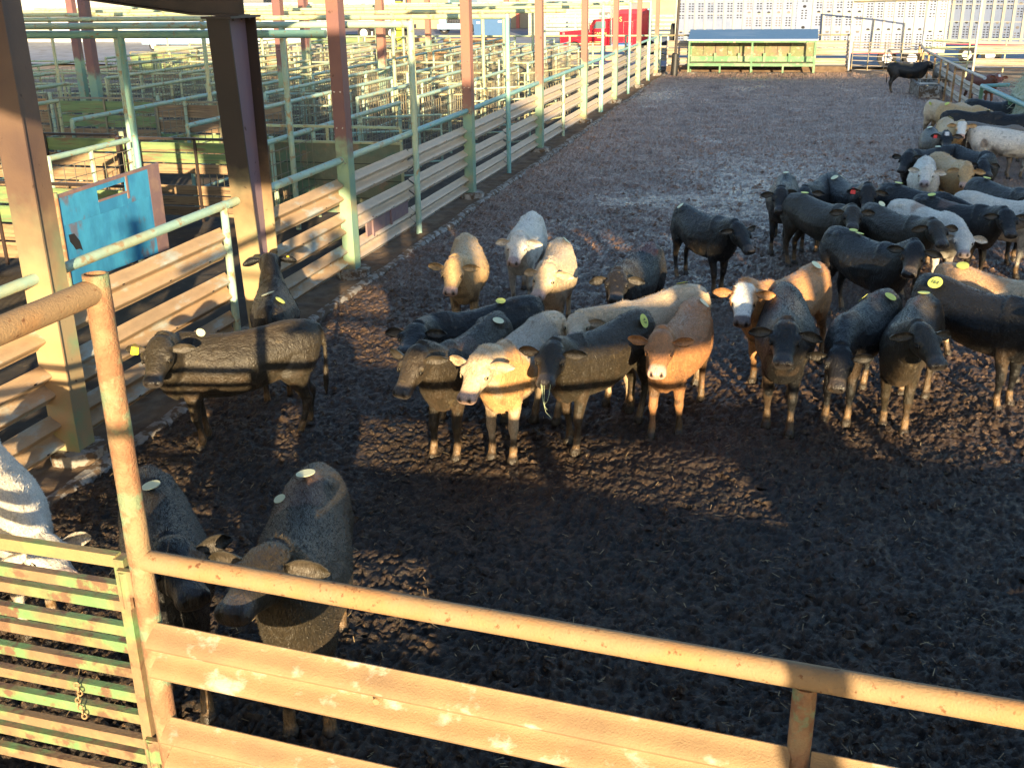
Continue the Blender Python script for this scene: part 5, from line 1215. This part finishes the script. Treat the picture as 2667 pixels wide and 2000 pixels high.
CALVES=[
('C1', -5.3, 9.2, -150, 1.15, (0.631, 0.353, 1.184), (0.715, 0.658, 0.915), 'brownblack', 'black calf in profile at the left guardrails, yellow ear tag, head turned away', {'ear': (1, 'ear_tag_yellow', '80')}, [(0.3, 0.02, 'tag_pale', None, 0.04, 1.57)], None),
('C2', -5.75, 10.95, 118, 1.12, (0.8, 0, 1.28), (1.16, 0, 1.05), 'black', 'black calf seen from behind, ears spread against the tapered column', {'ear': (1, 'ear_tag_yellow')}, [(-0.3, 0.05, 'tag_pale', None, 0.06, 1.57), (-0.5, -0.05, 'tag_yellow', None, 0.047, 1.57)], None),
('C3', -5.6, 6.0, -38, 1.12, (1.008, -0.003, 0.937), (1.406, 0.031, 0.822), 'white', 'white calf cut off by the left edge, head behind the green gate', {}, [], None),
('C4', -3.84, 5.43, -55, 1.18, (0.809, 0.032, 1.329), (1.194, 0.09999999999999999, 1.232), 'black', 'black calf looking up behind the corner post, straw on its forehead', {}, [(-0.3, -0.02, 'tag_pale', None, 0.047, 1.57)], None),
('C5', -2.89, 5.53, -67, 1.22, (0.787, -0.07, 1.358), (1.153, -0.217, 1.277), 'brownblack', 'black calf close behind the front fence, head low over the rail to the left', {'patch': [(-0.3, 0.0, 1.1, 0.2, (0.09, 0.05, 0.035))]}, [(-0.42, 0.04, 'tag_pale', None, 0.047, 1.57), (-0.3, -0.1, 'tag_pale', None, 0.03, 1.57)], None),
('C6', -2.98, 9.82, -103, 1.12, (0.906, -0.015, 1.191), (1.189, -0.019, 0.888), 'brownblack', 'shaggy black calf at the left end of the front row, looking left', {'patch': [(0.2, 0.1, 1.05, 0.16, (0.07, 0.035, 0.022))]}, [(-0.4, 0.08, 'tag_pale', None, 0.047, 1.57)], None),
('T1', -4.08, 13.45, -80, 1.13, (0.938, -0.053, 1.141), (1.231, -0.07, 0.847), 'tan', 'tan calf with big orange ears, leftmost of the three pale calves at the back', {'mud': 0.17}, [], None),
('T2', -3.66, 15.04, -84, 1.13, (0.948, 0.047, 1.125), (1.262, 0.018, 0.855), 'white', 'white calf facing forward, middle of the three pale calves at the back', {'mud': 0.17}, [], None),
('T3', -2.8, 13.34, -90, 1.13, (0.93, 0.084, 1.146), (1.244, 0.02, 0.883), 'cream', 'cream calf with curly forehead, rightmost of the three pale calves at the back', {'mud': 0.17}, [(-0.45, 0, 'tag_pale', None, 0.047, 1.57)], None),
('B4', -1.74, 13.28, -100, 1.13, (0.94, 0.085, 1.128), (1.288, 0.191, 0.928), 'black', 'black calf with a red-brown patch over its hips, head low behind the cream calf', {'patch': [(-0.38, -0.05, 1.1, 0.22, (0.11, 0.038, 0.03))]}, [], None),
('B5', -3.12, 10.65, -134, 1.13, (0.823, 0.283, 1.139), (1.103, 0.567, 1.022), 'black', 'long black calf with lit ears standing broadside behind the front row on the left', {}, [(-0.25, 0, 'tag_yellow', None, 0.047, 1.57)], None),
('T7', -2.47, 9.91, -97, 1.14, (0.926, -0.006, 1.165), (1.222, -0.023, 0.875), 'cream', 'woolly tan and grey calf in the front row with a bright sunlit face', {'patch': [(0.5, 0, 0.8, 0.33, (0.6, 0.32, 0.13)), (0.1, 0, 0.95, 0.3, (0.42, 0.34, 0.26)), (-0.25, 0, 0.95, 0.28, (0.4, 0.33, 0.25))]}, [], None),
('B8', -1.67, 10.26, -118, 1.13, (0.888, 0.142, 1.177), (1.195, 0.313, 0.956), 'brownblack', 'black calf chewing green straw in the front row, round tag on its hip', {}, [(-0.45, 0.12, 'tag_yellow', '47', 0.058, 1.57)], None),
('T9', -1.35, 11.52, -123, 1.12, (0.962, -0.085, 1.086), (1.274, 0.17, 0.988), 'cream', 'cream calf broadside behind the straw-chewing one, its head down to the left', {}, [(-0.5, 0.02, 'tag_yellow', None, 0.052, 1.57)], None),
('T10', -0.89, 10.84, -103, 1.12, (0.895, 0.079, 1.194), (1.207, 0.158, 0.932), 'brown', 'brown calf with a pink nose staring at the camera beside the straw-chewing calf', {'mud': 0.17}, [(-0.52, 0.02, 'tag_pale', None, 0.05, 1.57)], None),
('B11', -1.15, 16.29, -50, 1.12, (0.951, -0.079, 1.111), (1.231, -0.076, 0.805), 'black', 'black calf standing apart in the open mud, looking right', {}, [(-0.5, 0.0, 'tag_pale', None, 0.047, 1.57)], None),
('T12', 0.21, 12.48, -124, 1.17, (0.904, 0.082, 1.183), (1.152, 0.253, 0.897), 'orange', 'orange calf with a white face and a dark nose', {'face': 'white', 'mud': 0.17}, [(-0.42, 0.0, 'tag_pale', None, 0.05, 1.57)], None),
('B13', 0.18, 11.25, -92, 1.2, (0.919, 0.014, 1.174), (1.269, 0.015, 0.952), 'black', 'black calf facing the camera with wide ears, in front of the white-faced orange calf', {}, [], None),
('B14', 1.19, 14.9, -57, 1.15, (0.888, -0.022, 1.211), (1.104, -0.242, 0.934), 'black', 'large black calf broadside in the right group with two joined yellow tags', {}, [(-0.28, 0.02, 'tag_yellow', None, 0.047, 1.57), (-0.16, 0.02, 'tag_yellow', None, 0.047, 1.57)], None),
('B15', 0.99, 11.66, -112, 1.12, (0.988, 0.136, 0.935), (1.298, 0.232, 0.675), 'black', 'black calf with lowered head and two yellow tags side by side on its rump', {'patch': [(-0.4, 0, 1.1, 0.16, (0.07, 0.035, 0.022))]}, [(-0.4, 0.12, 'tag_yellow', None, 0.052, 1.57), (-0.3, -0.1, 'tag_yellow', None, 0.052, 1.57)], None),
('B16', 1.47, 11.54, -102, 1.13, (0.846, 0.182, 1.202), (1.115, 0.382, 0.958), 'brownblack', 'black calf in front on the right, head turned sideways to the right', {'patch': [(-0.35, -0.1, 1.1, 0.18, (0.07, 0.035, 0.022))]}, [(-0.5, 0.05, 'tag_yellow', None, 0.05, 1.57)], None),
('B17', 2.26, 12.37, -47, 1.18, (0.95, 0, 1.2), (1.28, -0.05, 0.95), 'black', 'black calf broadside at the right edge with a large numbered yellow tag', {}, [(-0.42, -0.1, 'tag_yellow', '164', 0.066, 0)], None),
('T18', 2.61, 13.27, -36, 1.12, (0.95, 0, 1.2), (1.28, -0.05, 0.95), 'cream', 'orange-cream calf mostly hidden behind the numbered black calf at the right edge', {'patch': [(-0.3, 0, 1.0, 0.5, (0.6, 0.36, 0.19))]}, [(-0.4, 0.0, 'tag_yellow', None, 0.058, 0)], None),
('B19', 0.06, 19.36, -92, 1.13, (0.956, -0.006, 1.116), (1.275, 0.005, 0.85), 'black', 'small black calf facing forward at the left of the right group, broad grey muzzle', {}, [(-0.4, 0, 'tag_pale', None, 0.04, 1.57)], None),
('B20', 0.67, 19.55, -101, 1.13, (0.959, -0.054, 1.104), (1.318, 0.007, 0.904), 'black', 'black calf with its head hidden behind the small front-facing black one', {}, [(-0.45, -0.1, 'tag_pale', None, 0.05, 1.57)], None),
('B21', 0.67, 17.52, -55, 1.13, (0.877, -0.164, 1.179), (1.177, -0.371, 0.982), 'brownblack', 'brownish black calf with a yellow tag, its white muzzle above the large black one', {}, [(-0.45, 0.02, 'tag_yellow', None, 0.052, 1.57)], None),
('B22', 1.13, 19.33, -70, 1.13, (0.909, -0.063, 1.18), (1.186, -0.175, 0.891), 'black', 'black calf wearing a red ear tag, facing forward in the right group', {'ear': (1, 'ear_tag_red')}, [(-0.35, 0.06, 'tag_pale', None, 0.047, 1.57), (-0.3, -0.08, 'tag_pale', None, 0.05, 1.57)], None),
('B23', 2.26, 18.78, -46, 1.13, (0.95, 0.05, 0.95), (1.25, 0, 0.65), 'black', 'long black calf with a bright yellow tag standing behind the red-tagged one', {}, [(-0.4, 0.02, 'tag_yellow', None, 0.055, 1.57)], None),
('T24', 2.27, 17.24, -64, 1.13, (0.986, -0.119, 0.985), (1.295, -0.294, 0.771), 'white', 'white calf with a pink-grey nose, ears out, among the black calves on the right', {'patch': [(-0.2, 0, 1.0, 0.16, (0.42, 0.3, 0.22))]}, [], None),
('B25', 2.71, 17.84, -43, 1.13, (0.907, -0.164, 1.139), (1.161, -0.372, 0.884), 'black', 'long black calf behind the white one, brown patch on its back, looking down right', {'patch': [(-0.05, 0, 1.05, 0.17, (0.1, 0.06, 0.045))]}, [(-0.4, 0.02, 'tag_yellow', None, 0.052, 1.57)], None),
('B26', 1.73, 16.81, -58, 1.13, (0.921, -0.095, 1.154), (1.26, -0.212, 0.946), 'brownblack', 'muddy-backed black calf between the large black one and the white one', {}, [(-0.35, 0.02, 'tag_pale', None, 0.045, 1.57)], None),
('T27', 3.49, 18.3, -35, 1.13, (0.95, 0, 1.1), (1.25, -0.05, 0.8), 'white', 'white calf broadside at the right edge behind the long black one', {}, [], None),
('B29', 3.64, 19.32, -62, 1.13, (0.941, -0.109, 1.116), (1.296, -0.232, 0.938), 'black', 'black calf at the right edge with a yellow tag, behind the white back', {}, [(-0.38, 0.02, 'tag_yellow', None, 0.052, 1.57)], None),
('W31', 2.67, 21.74, -93, 1.13, (0.93, -0.019, 1.158), (1.284, -0.066, 0.947), 'white', 'white calf facing forward beside the tan one at the back right', {}, [], None),
('T32', 3.24, 22.31, -80, 1.13, (0.951, -0.068, 1.115), (1.233, -0.171, 0.829), 'tan', 'tan calf with raised ears and a pale nose, right of the white-faced forward one', {}, [], None),
('B33', 2.98, 23.65, -135, 1.13, (0.883, 0.228, 1.121), (1.17, 0.338, 0.842), 'black', 'black calf looking left out of the group at the back right', {}, [(-0.2, 0, 'tag_pale', None, 0.047, 1.57)], None),
('B34', 3.76, 23.65, -60, 1.13, (0.81, -0.358, 1.027), (1.152, -0.484, 0.829), 'black', 'grey-black calf facing right behind the tan one with raised ears', {}, [], None),
('T35', 4.01, 28.55, -87, 1.13, (0.916, 0.037, 1.176), (1.228, -0.02, 0.908), 'tan', 'tan calf with a white face and an orange ear, near the hay', {'face': 'white'}, [(-0.45, 0.05, 'tag_yellow', None, 0.047, 1.57)], None),
('B36', 3.39, 26.64, -81, 1.13, (0.91, -0.019, 1.186), (1.236, -0.1, 0.942), 'black', 'black calf with a white-ringed face and a red ear tag, near the hay', {'face': 'blaze', 'ear': (1, 'ear_tag_red')}, [(-0.35, 0, 'tag_pale', None, 0.047, 1.57)], None),
('T37', 4.79, 32.38, -48, 1.13, (0.95, 0, 0.95), (1.2, 0, 0.6), 'tan', 'pale tan calf with a yellow tag reaching into the hay', {}, [(-0.42, -0.08, 'tag_yellow', None, 0.055, 1.57)], None),
('W38', 4.47, 33.13, -48, 1.13, (0.95, 0, 0.95), (1.2, 0, 0.6), 'cream', 'cream calf behind the pale tan one at the hay rack, only hips showing', {}, [(-0.45, -0.08, 'tag_yellow', None, 0.052, 1.57)], None),
('B39', 4.89, 30.64, -12, 1.13, (0.92, 0.1, 0.8), (1.15, 0.1, 0.42), 'black', 'black calf with its head down into the hay heap', {}, [], None),
('B40', 5.62, 30.5, -20, 1.13, (0.95, 0, 0.95), (1.2, 0, 0.6), 'black', 'small black calf top showing between the brown back and the hay', {}, [(-0.42, 0, 'tag_pale', None, 0.05, 1.57)], None),
('B41', 5.76, 33.74, -40, 1.13, (0.95, 0, 0.9), (1.2, 0, 0.5), 'black', 'farthest black calf at the hay rack, only its back visible', {}, [], None),
('G42', 4.87, 27.85, -33, 1.15, (0.92, -0.05, 0.9), (1.18, -0.05, 0.55), 'grey', 'grey-brown calf broadside behind the white-rumped one at the hay', {}, [], None),
('W43', 5.15, 27.49, -9, 1.13, (0.93, -0.05, 0.9), (1.18, -0.1, 0.55), 'white', 'white calf seen from behind at the right edge, dirty flank, eating hay', {'patch': [(-0.45, -0.15, 0.75, 0.13, (0.25, 0.2, 0.16)), (-0.2, -0.2, 0.6, 0.12, (0.2, 0.16, 0.13))]}, [], None),
('G28', 4.75, 17.2, 160, 1.13, (0.9, 0, 1.1), (1.2, 0.1, 0.8), 'grey', 'grey calf cut off by the right edge, below the long black one', {}, [], None),
('B44', 4.95, 49.84, 18, 1.12, (0.86, 0.0, 1.12), (1.2, 0.0, 0.85), 'black', 'lone black calf with a muddy back drinking at the far concrete trough', {'patch': [(0, 0.0, 1.05, 0.2, (0.16, 0.11, 0.05)), (-0.3, 0, 1.05, 0.16, (0.13, 0.09, 0.04))], 'mud': 0.2}, [(-0.5, 0.05, 'tag_yellow', None, 0.047, 1.57)], None),
('R45', 6.98, 43.75, -60, 1.13, (0.933, -0.097, 1.136), (1.228, -0.227, 0.874), 'redbrown', 'red-brown calf with a white forehead outside the right fence', {'face': 'blaze'}, [], 'calves in the neighbouring pen'),
('B46', 6.29, 48.95, -78, 1.13, (0.938, -0.057, 1.14), (1.272, -0.111, 0.9), 'grey', 'dark calf outside the far right fence behind the rails', {}, [], 'calves in the neighbouring pen'),
]

def add_calf(key,x,y,h,s,P,N,coat,label,kw,tags,group=None):
    rg=random.Random(sum(map(ord,key))*7+len(key)); dist=math.hypot(x,y)
    vox=.0125 if dist<12.5 else (.015 if dist<20 else .022); fur=26000 if dist<8 else (17000 if dist<14 else (8000 if dist<24 else 2500))
    me=build_calf(P,N,coat,rg,vox=vox,fur=fur,**{k:v for k,v in kw.items() if k not in('ear',)})
    me.materials.append(M['coat'])
    o=bpy.data.objects.new('calf',me); COL.objects.link(o); o.location=(x,y,.0); o.rotation_euler=(0,0,R_(h)); o.scale=(s,s,s)
    gz=float(mud_height(np.array([[x]]),np.array([[y]]))[0,0]); o.location.z=gz*.5-.005
    tag(o,label,'calf',group or 'calves in the muddy pen')
    bvh=BVHTree.FromPolygons([v.co[:] for v in me.vertices],[p.vertices[:] for p in me.polygons])
    for tg in tags: numtag(o,bvh,*tg)
    if 'ear' in kw: eartag(o,P,N,*kw['ear'])
    return o
for c_ in CALVES: add_calf(*c_)
st=thing('straw_wisp','green straw strands dangling from the mouth of the chewing black calf','straw',(0,0,0))
k_=[c for c in CALVES if c[0]=='B8'][0]; hh_=R_(k_[3]); n_=k_[6]; s_=k_[4]
nx=k_[1]+(n_[0]*math.cos(hh_)-n_[1]*math.sin(hh_))*s_; ny=k_[2]+(n_[0]*math.sin(hh_)+n_[1]*math.cos(hh_))*s_; nz0=n_[2]*s_-.07
st.location=(nx,ny,0)
for dx,dz,bend in ((-.03,.30,.10),(-.02,.22,.05),(.06,.16,-.05),(.0,.25,.02)):
    r=MB(); r.tube([(nx+dx,ny-.01,nz0+.03),(nx+dx+bend*.2,ny-.03,nz0-dz*.4),(nx+dx+bend*.5,ny-.03,nz0-dz*.8),(nx+dx+bend,ny-.02,nz0-dz)],.0022,5); r.build('strand','grass_stem',st)
